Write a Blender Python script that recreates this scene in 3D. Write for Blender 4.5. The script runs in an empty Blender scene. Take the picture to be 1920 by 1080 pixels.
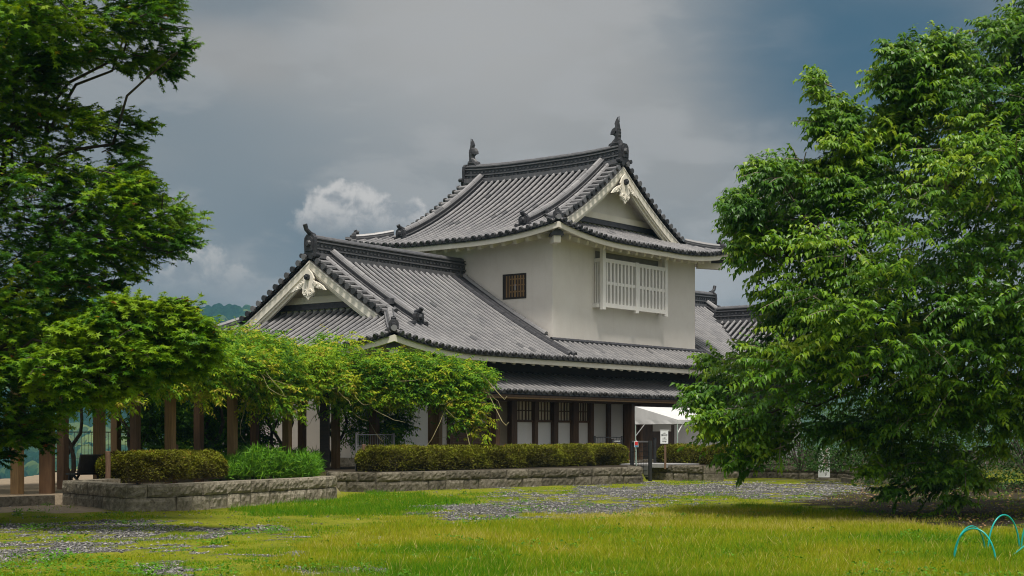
import bpy, math, random
import numpy as np
from mathutils import Vector, Matrix
random.seed(7); RNG = np.random.default_rng(11)
SC = bpy.context.scene
COL = SC.collection
# ------------------------------------------------------------------ camera, sky, sun, exposure
F = 2900.0; HZ = 818.0; HC = 1.5            # focal length and horizon row for a 1920 px wide picture, eye height
cam_d = bpy.data.cameras.new("camera"); cam = bpy.data.objects.new("camera", cam_d); COL.objects.link(cam)
cam.location = (0, 0, HC); cam.rotation_euler = (math.radians(90), 0, 0)
cam_d.sensor_width = 36; cam_d.lens = F / 1920 * 36; cam_d.shift_y = (HZ - 540) / 1920
cam_d.clip_start = 0.1; cam_d.clip_end = 20000
SC.camera = cam
SUN_EL = math.radians(66); SUN_AZ = math.radians(172)   # azimuth clockwise from +Y (the view direction)
sdir = Vector((math.sin(SUN_AZ) * math.cos(SUN_EL), math.cos(SUN_AZ) * math.cos(SUN_EL), math.sin(SUN_EL)))
sun_d = bpy.data.lights.new("sun", 'SUN'); sun_d.energy = 4.2; sun_d.angle = math.radians(11); sun_d.color = (1.0, 0.95, 0.87)
sun = bpy.data.objects.new("sun", sun_d); COL.objects.link(sun); sun.location = (20, -30, 60)
sun.rotation_euler = (-sdir).to_track_quat('-Z', 'Y').to_euler()
SC.view_settings.view_transform = 'Standard'; SC.view_settings.look = 'None'
SC.view_settings.exposure = 0.0; SC.view_settings.gamma = 1.0
SC.render.engine = 'CYCLES'
try:
    SC.cycles.use_denoising = True; SC.cycles.filter_width = 1.05
    SC.cycles.max_bounces = 6; SC.cycles.diffuse_bounces = 3; SC.cycles.glossy_bounces = 2
    SC.cycles.transmission_bounces = 3; SC.cycles.transparent_max_bounces = 4; SC.cycles.volume_bounces = 0
except Exception:
    pass

def build_world():
    w = bpy.data.worlds.new("World"); SC.world = w; w.use_nodes = True
    nt = w.node_tree; nt.nodes.clear(); N = nt.nodes.new; L = nt.links.new
    out = N('ShaderNodeOutputWorld')
    sky = N('ShaderNodeTexSky'); sky.sky_type = 'NISHITA'; sky.sun_disc = False
    sky.sun_elevation = SUN_EL; sky.sun_rotation = SUN_AZ; sky.air_density = 1.0; sky.dust_density = 2.0
    tc = N('ShaderNodeTexCoord')
    def vm(op, a, b=None):
        n = N('ShaderNodeVectorMath'); n.operation = op
        for i, x in enumerate((a, b)):
            if x is None: continue
            if isinstance(x, (tuple, list)): n.inputs[i].default_value = x
            else: L(x, n.inputs[i])
        return n.outputs['Value'] if op in ('DOT_PRODUCT', 'LENGTH', 'DISTANCE') else n.outputs['Vector']
    def mt(op, a, b=0.0, c=0.0, clamp=False):
        n = N('ShaderNodeMath'); n.operation = op; n.use_clamp = clamp
        for i, x in enumerate((a, b, c)):
            if isinstance(x, (int, float)): n.inputs[i].default_value = x
            else: L(x, n.inputs[i])
        return n.outputs[0]
    def mix(fac, a, b):
        n = N('ShaderNodeMix'); n.data_type = 'RGBA'
        if isinstance(fac, float): n.inputs[0].default_value = fac
        else: L(fac, n.inputs[0])
        for i, x in ((6, a), (7, b)):
            if isinstance(x, tuple): n.inputs[i].default_value = (*x, 1)
            else: L(x, n.inputs[i])
        return n.outputs[2]
    def noise(vec, scale, detail, rough=0.55, dist=0.0):
        n = N('ShaderNodeTexNoise'); n.inputs['Scale'].default_value = scale; n.inputs['Detail'].default_value = detail
        n.inputs['Roughness'].default_value = rough; n.inputs['Distortion'].default_value = dist
        L(vec, n.inputs['Vector']); return n.outputs['Fac']
    def ss(x, lo, hi):
        n = N('ShaderNodeMapRange'); n.interpolation_type = 'SMOOTHSTEP'
        n.inputs['From Min'].default_value = lo; n.inputs['From Max'].default_value = hi
        L(x, n.inputs['Value']); return n.outputs[0]
    d = vm('NORMALIZE', tc.outputs['Generated'])
    def toward(px, py):
        v = Vector(((px - 960) / F, 1.0, (HZ - py) / F)).normalized(); return tuple(v)
    def blob(px, py, rad, soft, wob=0.0, nz=None, sq=1.0):
        c = toward(px, py)
        v = vm('SUBTRACT', d, c)
        v = vm('MULTIPLY', v, (1.0, 1.0, sq))
        l = vm('LENGTH', v)
        if nz is not None: l = mt('ADD', l, mt('MULTIPLY', mt('SUBTRACT', nz, 0.5), wob))
        return mt('SUBTRACT', 1.0, ss(l, (rad - soft) / F, (rad + soft) / F))
    flat = vm('MULTIPLY', d, (1.0, 1.0, 2.6))
    n1 = noise(flat, 4.5, 5.0, 0.5, 0.3)
    n2 = noise(flat, 14.0, 5.0, 0.5, 0.2)
    n3 = noise(d, 46.0, 7.0, 0.6, 0.25)
    nsky = N('ShaderNodeVectorMath'); nsky.operation = 'SCALE'; L(sky.outputs[0], nsky.inputs[0]); nsky.inputs['Scale'].default_value = 0.075
    col = mix(0.95, nsky.outputs[0], (0.228, 0.252, 0.268))
    col = mix(ss(n1, 0.36, 0.66), col, (0.325, 0.322, 0.315))
    # long soft brighter bank through the top middle, darker blue gaps
    bank = blob(900, 60, 330, 330, 0.10, n1, 1.7)
    col = mix(mt('MULTIPLY', bank, 0.85), col, (0.44, 0.428, 0.415))
    bank2 = blob(420, 110, 120, 130, 0.05, n2, 2.2)
    col = mix(mt('MULTIPLY', bank2, 0.7), col, (0.36, 0.345, 0.33))
    blue3 = blob(610, 440, 120, 110, 0.04, n2, 1.6)
    col = mix(mt('MULTIPLY', blue3, 0.5), col, (0.105, 0.155, 0.20))
    streak = mt('MULTIPLY', ss(n2, 0.45, 0.61), 0.65)
    col = mix(streak, col, (0.41, 0.405, 0.40))
    left = blob(230, 330, 330, 300, 0.06, n1, 1.0)
    col = mix(mt('MULTIPLY', left, 0.35), col, (0.205, 0.240, 0.265))
    for (px, py, rad, soft, amt) in ((1590, 60, 210, 210, 0.92), (1780, 180, 280, 220, 0.75)):
        blue = blob(px, py, rad, soft, 0.055, n2, 1.5)
        col = mix(mt('MULTIPLY', blue, amt), col, (0.034, 0.105, 0.175))
    blue2 = blob(430, -10, 120, 110, 0.05, n2, 1.6)
    col = mix(mt('MULTIPLY', blue2, 0.55), col, (0.115, 0.165, 0.21))
    shelf = blob(430, 92, 120, 60, 0.045, n2, 2.6)
    col = mix(mt('MULTIPLY', shelf, 0.6), col, (0.36, 0.345, 0.33))
    low = blob(1330, 525, 90, 60, 0.04, n3, 1.5)
    col = mix(mt('MULTIPLY', low, 0.8), col, (0.46, 0.45, 0.44))
    # two small cumulus heads with crisp tops and fading bases
    n4 = noise(d, 120.0, 6.0, 0.62, 0.1); n5 = noise(d, 60.0, 5.0, 0.6, 0.3)
    nw = mt('ADD', mt('MULTIPLY', n4, 0.55), mt('MULTIPLY', n3, 0.45))
    el = N('ShaderNodeSeparateXYZ'); L(d, el.inputs[0])
    for (grp, base, fade, amt, lo, hi) in ((((606, 386, 38), (634, 371, 36), (672, 392, 48), (712, 412, 48), (642, 416, 62), (756, 428, 36), (586, 416, 34), (775, 398, 22)), 466, 60, 0.95, (0.32, 0.325, 0.335), (0.64, 0.61, 0.58)),
                                             (((392, 496, 38), (360, 510, 44), (424, 520, 40), (330, 530, 40), (470, 545, 34)), 580, 60, 0.85, (0.29, 0.30, 0.31), (0.52, 0.50, 0.475))):
        acc = None
        for (px, py, rad) in grp:
            b = blob(px, py, rad, 9, 0.030, nw, 1.1); acc = b if acc is None else mt('MAXIMUM', acc, b)
        z0 = toward(960, base)[2]; z1 = toward(960, base - fade)[2]
        acc = mt('MULTIPLY', mt('MULTIPLY', acc, ss(el.outputs[2], z0, z1)), amt)
        tone = mix(mt('MULTIPLY', ss(n5, 0.36, 0.60), ss(el.outputs[2], toward(960, base)[2], toward(960, base - fade * 1.6)[2])), lo, hi)
        col = mix(acc, col, tone)
    # the overcast thins out round the sun, high behind the camera: that part of the sky is bright
    g = vm('DOT_PRODUCT', d, tuple(sdir))
    glow = mt('POWER', mt('MAXIMUM', mt('ADD', mt('MULTIPLY', g, 0.5), 0.5), 0.0), 5.0)
    add = N('ShaderNodeMix'); add.data_type = 'RGBA'; add.blend_type = 'ADD'; add.inputs[0].default_value = 1.0
    gl = N('ShaderNodeVectorMath'); gl.operation = 'SCALE'; gl.inputs[0].default_value = (0.95, 0.94, 0.93); L(glow, gl.inputs['Scale'])
    L(col, add.inputs[6]); L(gl.outputs[0], add.inputs[7])
    bg = N('ShaderNodeBackground'); bg.inputs['Strength'].default_value = 1.0
    L(add.outputs[2], bg.inputs['Color']); L(bg.outputs[0], out.inputs['Surface'])
build_world()

# ------------------------------------------------------------------ helpers
def pt(px, py, Y):                       # a point of the place from a picture point and its distance
    return np.array(((px - 960) / F * Y, Y, HC + (HZ - py) / F * Y))
def gnd(px, py, z=0.0):
    Y = (HC - z) * F / (py - HZ)
    return np.array(((px - 960) / F * Y, Y))

def tag(o, label=None, cat=None, group=None, kind=None):
    if label: o['label'] = label
    if cat: o['category'] = cat
    if group: o['group'] = group
    if kind: o['kind'] = kind
    return o
def empty(name, loc=(0, 0, 0), rz=0.0):
    o = bpy.data.objects.new(name, None); COL.objects.link(o); o.location = loc; o.rotation_euler = (0, 0, rz)
    o.empty_display_size = 0.3
    return o
def link_mesh(name, verts, faces, mat, parent=None, var=None, smooth=False):
    """verts (n,3); faces: list of index lists or list of (m,k) arrays"""
    me = bpy.data.meshes.new(name)
    verts = np.asarray(verts, dtype=np.float32)
    arrs = []
    if len(faces) and isinstance(faces[0], np.ndarray) and faces[0].ndim == 2: arrs = faces
    else:
        by = []
        for f in faces: by.append(f)
        tot = np.array([len(f) for f in by], dtype=np.int32)
        idx = np.concatenate([np.asarray(f, dtype=np.int32) for f in by])
        arrs = None
    if arrs is not None:
        tot = np.concatenate([np.full(len(a), a.shape[1], dtype=np.int32) for a in arrs])
        idx = np.concatenate([a.reshape(-1) for a in arrs]).astype(np.int32)
    st = np.zeros(len(tot), dtype=np.int32); st[1:] = np.cumsum(tot)[:-1]
    me.vertices.add(len(verts)); me.vertices.foreach_set('co', verts.reshape(-1))
    me.loops.add(len(idx)); me.loops.foreach_set('vertex_index', idx)
    me.polygons.add(len(tot)); me.polygons.foreach_set('loop_start', st)
    me.polygons.foreach_set('use_smooth', np.full(len(tot), bool(smooth)))
    me.update(calc_edges=True); me.validate()
    if var is not None:
        a = me.attributes.new('var', 'FLOAT', 'FACE')
        if len(a.data) == len(var): a.data.foreach_set('value', np.asarray(var, dtype=np.float32))
    if mat: me.materials.append(mat)
    o = bpy.data.objects.new(name, me); COL.objects.link(o)
    if parent: o.parent = parent
    return o

class MB:
    def __init__(s): s.v = []; s.f = []; s.var = []
    def add(s, verts, faces, var=None):
        b = len(s.v); s.v.extend([tuple(map(float, p)) for p in verts])
        r = random.random() if var is None else var
        for f in faces: s.f.append([b + i for i in f]); s.var.append(r)
    def box8(s, p, var=None):   # bottom 4 then top 4
        s.add(p, [(3, 2, 1, 0), (4, 5, 6, 7), (0, 1, 5, 4), (1, 2, 6, 5), (2, 3, 7, 6), (3, 0, 4, 7)], var)
    def box(s, a, b, var=None):
        x0, y0, z0 = a; x1, y1, z1 = b
        s.box8([(x0, y0, z0), (x1, y0, z0), (x1, y1, z0), (x0, y1, z0), (x0, y0, z1), (x1, y0, z1), (x1, y1, z1), (x0, y1, z1)], var)
    def bar(s, p, q, w, h, var=None, up=(0, 0, 1)):
        p = Vector(p); q = Vector(q); d = (q - p).normalized(); u = Vector(up)
        sd = d.cross(u)
        if sd.length < 1e-4: sd = d.cross(Vector((1, 0, 0)))
        sd.normalize(); u = sd.cross(d).normalized()
        sd *= w / 2; u *= h / 2
        s.box8([p - sd - u, p + sd - u, q + sd - u, q - sd - u, p - sd + u, p + sd + u, q + sd + u, q - sd + u], var)
    def tube(s, path, r, n=8, caps=True, var=None):
        path = [Vector(p) for p in path]
        if not hasattr(r, '__len__'): r = [r] * len(path)
        vs = []; prev = None
        for i, p in enumerate(path):
            d = (path[min(i + 1, len(path) - 1)] - path[max(i - 1, 0)])
            d = d.normalized() if d.length > 1e-9 else Vector((0, 0, 1))
            if prev is None:
                a = d.cross(Vector((0, 0, 1)))
                if a.length < 0.05: a = d.cross(Vector((1, 0, 0)))
            else: a = prev - d * prev.dot(d)
            a.normalize(); prev = a; b = d.cross(a)
            for k in range(n):
                t = 2 * math.pi * k / n; vs.append(p + (a * math.cos(t) + b * math.sin(t)) * r[i])
        fs = []
        for i in range(len(path) - 1):
            for k in range(n):
                k2 = (k + 1) % n; fs.append((i * n + k, i * n + k2, (i + 1) * n + k2, (i + 1) * n + k))
        if caps:
            fs.append(tuple(range(n))[::-1]); fs.append(tuple((len(path) - 1) * n + k for k in range(n)))
        s.add(vs, fs, var)
    def prism(s, poly, off, var=None):   # poly: 3D loop, extruded by off
        n = len(poly); off = Vector(off); P = [Vector(p) for p in poly]
        vs = P + [p + off for p in P]
        fs = [tuple(range(n)), tuple(range(2 * n - 1, n - 1, -1))]
        for i in range(n):
            j = (i + 1) % n; fs.append((j, i, n + i, n + j))
        s.add(vs, fs, var)
    def build(s, name, mat, parent=None, smooth=False):
        return link_mesh(name, s.v, s.f, mat, parent, s.var, smooth)

# value noise for placing things
_perm = np.random.default_rng(5).random((256, 256))
def vnoise(x, y, sc=1.0):
    x = np.asarray(x, dtype=float) * sc + 100.3; y = np.asarray(y, dtype=float) * sc + 57.7
    xi = np.floor(x).astype(int); yi = np.floor(y).astype(int); fx = x - xi; fy = y - yi
    fx = fx * fx * (3 - 2 * fx); fy = fy * fy * (3 - 2 * fy)
    g = lambda a, b: _perm[a % 256, b % 256]
    return (g(xi, yi) * (1 - fx) + g(xi + 1, yi) * fx) * (1 - fy) + (g(xi, yi + 1) * (1 - fx) + g(xi + 1, yi + 1) * fx) * fy
def fbm(x, y, sc=1.0, o=4):
    t = 0; a = 0.5; n = 0
    for i in range(o): t = t + a * vnoise(np.asarray(x) + 13 * i, np.asarray(y) - 7 * i, sc * 2 ** i); n += a; a *= 0.5
    return t / n
def inpoly(x, y, poly):
    x = np.asarray(x, dtype=float); y = np.asarray(y, dtype=float); r = np.zeros(x.shape, bool); n = len(poly); j = n - 1
    for i in range(n):
        xi, yi = poly[i]; xj, yj = poly[j]
        c = ((yi > y) != (yj > y))
        with np.errstate(divide='ignore', invalid='ignore'):
            r ^= c & (x < (xj - xi) * (y - yi) / ((yj - yi) if yj != yi else 1e-9) + xi)
        j = i
    return r
def polydist(x, y, poly):
    x = np.asarray(x, dtype=float); y = np.asarray(y, dtype=float); d = np.full(x.shape, 1e9); n = len(poly)
    for i in range(n):
        ax, ay = poly[i]; bx, by = poly[(i + 1) % n]; dx = bx - ax; dy = by - ay
        t = np.clip(((x - ax) * dx + (y - ay) * dy) / max(dx * dx + dy * dy, 1e-9), 0, 1)
        d = np.minimum(d, np.hypot(x - ax - t * dx, y - ay - t * dy))
    return d

# ------------------------------------------------------------------ materials
def mat_new(name):
    m = bpy.data.materials.new(name); m.use_nodes = True; nt = m.node_tree; nt.nodes.clear()
    out = nt.nodes.new('ShaderNodeOutputMaterial'); b = nt.nodes.new('ShaderNodeBsdfPrincipled')
    nt.links.new(b.outputs[0], out.inputs['Surface'])
    return m, nt, b, out
def nnoise(nt, scale, detail=4, rough=0.55, vec=None, stretch=None, coord='Object'):
    n = nt.nodes.new('ShaderNodeTexNoise'); n.inputs['Scale'].default_value = scale; n.inputs['Detail'].default_value = detail
    n.inputs['Roughness'].default_value = rough
    if vec is None:
        tc = nt.nodes.new('ShaderNodeTexCoord'); vec = tc.outputs[coord]
    if stretch:
        mp = nt.nodes.new('ShaderNodeMapping'); mp.inputs['Scale'].default_value = stretch; nt.links.new(vec, mp.inputs['Vector']); vec = mp.outputs[0]
    nt.links.new(vec, n.inputs['Vector']); return n.outputs['Fac']
def ramp(nt, fac, stops):
    r = nt.nodes.new('ShaderNodeValToRGB'); e = r.color_ramp.elements
    while len(e) < len(stops): e.new(0.5)
    for i, (p, c) in enumerate(stops): e[i].position = p; e[i].color = (*c, 1)
    nt.links.new(fac, r.inputs['Fac']); return r.outputs['Color']
def mixc(nt, fac, a, b, mode='MIX'):
    n = nt.nodes.new('ShaderNodeMix'); n.data_type = 'RGBA'; n.blend_type = mode
    if isinstance(fac, (int, float)): n.inputs[0].default_value = fac
    else: nt.links.new(fac, n.inputs[0])
    for i, x in ((6, a), (7, b)):
        if isinstance(x, tuple): n.inputs[i].default_value = (*x, 1)
        else: nt.links.new(x, n.inputs[i])
    return n.outputs[2]
def bump(nt, b, h, strength=0.3, dist=0.02):
    n = nt.nodes.new('ShaderNodeBump'); n.inputs['Strength'].default_value = strength; n.inputs['Distance'].default_value = dist
    nt.links.new(h, n.inputs['Height']); nt.links.new(n.outputs[0], b.inputs['Normal'])
def attr(nt, name='var'):
    a = nt.nodes.new('ShaderNodeAttribute'); a.attribute_name = name; return a.outputs['Fac']
def simple(name, c1, c2, scale=6, rough=0.7, bs=0.2, bd=0.01, stretch=None, usevar=0.0, metallic=0.0, detail=5, spec=0.5):
    m, nt, b, o = mat_new(name)
    f = nnoise(nt, scale, detail, 0.6, stretch=stretch)
    c = ramp(nt, f, [(0.3, c1), (0.7, c2)])
    if usevar:
        v = ramp(nt, attr(nt), [(0.0, (1 - usevar,) * 3), (1.0, (1 + usevar * 0.6,) * 3)])
        c = mixc(nt, 1.0, c, v, 'MULTIPLY')
    nt.links.new(c, b.inputs['Base Color']); b.inputs['Roughness'].default_value = rough; b.inputs['Metallic'].default_value = metallic
    b.inputs['Specular IOR Level'].default_value = spec
    if bs: bump(nt, b, f, bs, bd)
    return m
def mat_plaster(name, base, dirt):
    m, nt, b, o = mat_new(name)
    f1 = nnoise(nt, 0.7, 6, 0.65); f2 = nnoise(nt, 3.0, 6, 0.6, stretch=(1.6, 1.6, 0.22)); f3 = nnoise(nt, 40, 3, 0.6)
    c = mixc(nt, ramp(nt, f1, [(0.4, (0, 0, 0)), (0.75, (0.45,) * 3)]), base, dirt)
    c = mixc(nt, ramp(nt, f2, [(0.55, (0, 0, 0)), (0.80, (0.32,) * 3)]), c, dirt)
    nt.links.new(c, b.inputs['Base Color']); b.inputs['Roughness'].default_value = 0.85; b.inputs['Specular IOR Level'].default_value = 0.2
    bump(nt, b, f3, 0.12, 0.01)
    return m
def mat_tile(name):
    m, nt, b, o = mat_new(name)
    f1 = nnoise(nt, 1.3, 5, 0.6); f2 = nnoise(nt, 9.0, 4, 0.6)
    c = ramp(nt, f1, [(0.3, (0.175, 0.172, 0.180)), (0.7, (0.25, 0.243, 0.245))])
    f3 = nnoise(nt, 0.45, 5, 0.65)
    c = mixc(nt, ramp(nt, f2, [(0.62, (0, 0, 0)), (0.8, (0.5,) * 3)]), c, (0.25, 0.245, 0.235))
    c = mixc(nt, ramp(nt, f3, [(0.50, (0, 0, 0)), (0.72, (0.35,) * 3)]), c, (0.11, 0.11, 0.115))
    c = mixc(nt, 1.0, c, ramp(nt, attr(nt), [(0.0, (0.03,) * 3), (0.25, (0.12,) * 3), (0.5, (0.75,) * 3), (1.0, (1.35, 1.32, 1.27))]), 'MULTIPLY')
    nt.links.new(c, b.inputs['Base Color']); b.inputs['Roughness'].default_value = 0.42; b.inputs['Specular IOR Level'].default_value = 0.6
    bump(nt, b, f2, 0.15, 0.01)
    return m
def mat_leaf(name, stops, trans=0.25, rough=0.45, noise_sc=0.5, spec=0.22):
    m, nt, b, o = mat_new(name)
    f = nnoise(nt, noise_sc, 3, 0.6, coord='Object')
    mx = nt.nodes.new('ShaderNodeMath'); mx.operation = 'MULTIPLY_ADD'; nt.links.new(f, mx.inputs[0]); mx.inputs[1].default_value = 0.5; mx.inputs[2].default_value = -0.25
    ad = nt.nodes.new('ShaderNodeMath'); ad.operation = 'ADD'; nt.links.new(mx.outputs[0], ad.inputs[0]); nt.links.new(attr(nt), ad.inputs[1])
    c = ramp(nt, ad.outputs[0], stops)
    nt.links.new(c, b.inputs['Base Color']); b.inputs['Roughness'].default_value = rough; b.inputs['Specular IOR Level'].default_value = spec
    t = nt.nodes.new('ShaderNodeBsdfTranslucent'); tc = mixc(nt, 1.0, c, (1.5, 1.35, 0.6), 'MULTIPLY'); nt.links.new(tc, t.inputs['Color'])
    s = nt.nodes.new('ShaderNodeMixShader'); s.inputs[0].default_value = trans
    nt.links.new(b.outputs[0], s.inputs[1]); nt.links.new(t.outputs[0], s.inputs[2]); nt.links.new(s.outputs[0], o.inputs['Surface'])
    return m
M = {}
M['plaster'] = mat_plaster('lime_plaster', (0.74, 0.69, 0.63), (0.56, 0.50, 0.43))
M['trim'] = mat_plaster('white_trim', (0.78, 0.73, 0.63), (0.62, 0.54, 0.43))
M['bars'] = simple('painted_bars', (0.74, 0.71, 0.66), (0.79, 0.76, 0.71), 4, 0.7, 0.05)
M['tile'] = mat_tile('roof_tile')
M['tiledark'] = simple('ridge_tile', (0.030, 0.030, 0.035), (0.075, 0.073, 0.08), 7, 0.5, 0.2, 0.01, usevar=0.35)
M['tilemid'] = simple('ridge_cap_tile', (0.075, 0.074, 0.08), (0.13, 0.128, 0.133), 6, 0.45, 0.2, 0.01, usevar=0.3)
M['finial'] = simple('dark_finial', (0.018, 0.018, 0.021), (0.045, 0.044, 0.048), 7, 0.5, 0.3, 0.02)
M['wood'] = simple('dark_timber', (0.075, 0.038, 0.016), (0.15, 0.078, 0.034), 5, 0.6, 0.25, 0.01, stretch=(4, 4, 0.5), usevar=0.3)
M['woodlit'] = simple('lit_brown_timber', (0.15, 0.085, 0.032), (0.26, 0.155, 0.06), 6, 0.7, 0.3, 0.01, stretch=(5, 5, 0.35), usevar=0.3)  # brighter copy of the timber, the look of lit posts put into the colour
M['blackwood'] = simple('dark_board', (0.012, 0.009, 0.007), (0.03, 0.02, 0.014), 5, 0.7, 0.1, stretch=(0.6, 0.6, 4))  # near-black boards with stretched grain
M['panel'] = mat_plaster('panel_plaster', (0.84, 0.82, 0.79), (0.74, 0.70, 0.64))
M['black'] = simple('black_iron', (0.012, 0.012, 0.013), (0.022, 0.022, 0.022), 12, 0.5, 0.05)
M['greymetal'] = simple('grey_steel', (0.20, 0.20, 0.20), (0.30, 0.30, 0.30), 12, 0.45, 0.05)
M['palepole'] = simple('pale_green_pole', (0.30, 0.40, 0.33), (0.38, 0.46, 0.40), 9, 0.5, 0.05)
M['canvas'] = simple('white_canvas', (0.56, 0.55, 0.535), (0.66, 0.65, 0.635), 2.2, 0.8, 0.3, 0.03)
M['white'] = simple('sign_white', (0.74, 0.75, 0.76), (0.80, 0.81, 0.82), 6, 0.5, 0.02)
M['ink'] = simple('sign_ink', (0.015, 0.017, 0.02), (0.025, 0.027, 0.03), 6, 0.6, 0)
M['red'] = simple('sign_red', (0.55, 0.02, 0.02), (0.62, 0.03, 0.03), 6, 0.5, 0)
M['dullred'] = simple('faded_red', (0.42, 0.10, 0.14), (0.50, 0.14, 0.18), 6, 0.6, 0)
M['blue'] = simple('sign_blue', (0.06, 0.22, 0.38), (0.08, 0.26, 0.42), 6, 0.5, 0)
M['turquoise'] = simple('turquoise_plastic', (0.0, 0.30, 0.27), (0.0, 0.40, 0.36), 10, 0.3, 0.0)
M['stakewood'] = simple('stake_wood', (0.10, 0.055, 0.03), (0.17, 0.10, 0.06), 8, 0.8, 0.3, stretch=(4, 4, 0.6))
M['bark'] = simple('bark', (0.035, 0.027, 0.020), (0.09, 0.072, 0.055), 8, 0.9, 0.6, 0.03, stretch=(2, 2, 0.6))
M['twig'] = simple('pale_twig', (0.14, 0.115, 0.085), (0.26, 0.22, 0.17), 8, 0.85, 0.3)
M['tendril'] = simple('vine_tendril', (0.20, 0.19, 0.06), (0.32, 0.26, 0.13), 5, 0.7, 0.1)

def mat_stone(k=1.0, moss=0.7, name='rough_stone'):
    m, nt, b, o = mat_new(name)
    f1 = nnoise(nt, 1.6, 6, 0.65); f2 = nnoise(nt, 9, 7, 0.75); f3 = nnoise(nt, 30, 6, 0.75); f4 = nnoise(nt, 2.3, 5, 0.7, stretch=(1, 1, 1.3))
    c = ramp(nt, f2, [(0.28, (0.07, 0.06, 0.042)), (0.5, (0.27, 0.235, 0.175)), (0.72, (0.46, 0.41, 0.32))])
    c = mixc(nt, ramp(nt, f1, [(0.5, (0, 0, 0)), (0.72, (0.75,) * 3)]), c, (0.085, 0.075, 0.05))
    c = mixc(nt, ramp(nt, f4, [(0.56, (0, 0, 0)), (0.74, (moss,) * 3)]), c, (0.075, 0.08, 0.03))
    c = mixc(nt, 1.0, c, ramp(nt, attr(nt), [(0.0, (0.72 * k,) * 3), (1.0, (1.25 * k,) * 3)]), 'MULTIPLY')
    nt.links.new(c, b.inputs['Base Color']); b.inputs['Roughness'].default_value = 0.95; b.inputs['Specular IOR Level'].default_value = 0.15
    h = nt.nodes.new('ShaderNodeMath'); h.operation = 'ADD'; nt.links.new(f2, h.inputs[0]); nt.links.new(f3, h.inputs[1])
    bump(nt, b, h.outputs[0], 0.8, 0.04)
    return m
M['stone'] = mat_stone(); M['mossy'] = mat_stone(0.55, 0.95, 'mossy_stone')
M['maple'] = mat_leaf('maple_leaf', [(0.0, (0.012, 0.052, 0.003)), (0.40, (0.050, 0.150, 0.004)), (0.65, (0.15, 0.29, 0.007)), (0.93, (0.30, 0.36, 0.012)), (1.0, (0.34, 0.10, 0.02))], 0.33, 0.5)
M['cherry'] = mat_leaf('cherry_leaf', [(0.0, (0.014, 0.058, 0.003)), (0.45, (0.060, 0.165, 0.005)), (0.75, (0.155, 0.290, 0.007)), (1.0, (0.27, 0.36, 0.014))], 0.30, 0.40, spec=0.35)
M['vine'] = mat_leaf('wisteria_leaf', [(0.0, (0.016, 0.065, 0.003)), (0.4, (0.085, 0.225, 0.006)), (0.7, (0.24, 0.38, 0.008)), (0.9, (0.40, 0.43, 0.015)), (1.0, (0.44, 0.36, 0.05))], 0.33, 0.55)
M['hedge'] = mat_leaf('hedge_leaf', [(0.0, (0.025, 0.026, 0.004)), (0.35, (0.085, 0.075, 0.007)), (0.55, (0.14, 0.155, 0.009)), (0.8, (0.22, 0.25, 0.012)), (1.0, (0.27, 0.12, 0.03))], 0.15, 0.65, 1.2, 0.15)
M['weed'] = mat_leaf('weed_leaf', [(0.0, (0.05, 0.15, 0.006)), (0.5, (0.12, 0.30, 0.010)), (1.0, (0.24, 0.38, 0.03))], 0.3, 0.55)
M['grass'] = mat_leaf('grass_blade', [(0.0, (0.045, 0.17, 0.004)), (0.3, (0.105, 0.22, 0.007)), (0.55, (0.235, 0.28, 0.010)), (0.85, (0.30, 0.29, 0.016)), (1.0, (0.50, 0.42, 0.16))], 0.30, 0.7, 0.25, 0.04)
M['core'] = simple('twiggy_inside', (0.018, 0.014, 0.007), (0.05, 0.04, 0.018), 14, 0.95, 0.5, 0.03)

# ------------------------------------------------------------------ ground: lawn, gravel, terrace and the drop to the valley
W1 = [gnd(118, 947), gnd(238, 960), gnd(330, 957), gnd(470, 947), gnd(612, 937)]
W2 = [gnd(618, 920), gnd(705, 922), gnd(950, 913.5), gnd(1203, 906)]
W3 = [gnd(1206, 899), gnd(1342, 903)]
W4 = [gnd(1343, 895), gnd(1600, 900)]
TERR1 = [(-40, 31.5)] + [(W1[0][0] - 1.2, W1[0][1] + 0.2)] + [(p[0], p[1] + 0.35) for p in W1[:-1]] + [(W1[-1][0] - 0.15, W1[-1][1] + 0.35), (W1[-1][0] - 0.1, W1[-1][1] + 3.4), (W2[0][0] - .75, W2[0][1] + 1.2), (-6.5, 58), (-30, 64)]
BED = [(p[0], p[1] + 0.35) for p in W1[:-1]] + [(W1[-1][0] - 0.15, W1[-1][1] + 0.35), (W1[-1][0] - .15, W1[-1][1] + 1.9)] + [(p[0], p[1] + 2.0) for p in W1[::-1][1:]]
TERR2 = [(W2[0][0], W2[0][1] + 0.35)] + [(p[0], p[1] + 0.35) for p in W2[1:]] + [(p[0], p[1] + 0.35) for p in W3] + [(p[0], p[1] + 0.35) for p in W4] + [(60, 50), (80, 130), (-30, 130), (-14, 64), (-7.5, 50)]
PLAT = [(-60, -80), (-30, 20), (-19, 34), (-17.2, 42), (-15.5, 48), (-17, 60), (-22, 75), (10, 110), (120, 130), (160, -80)]
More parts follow.
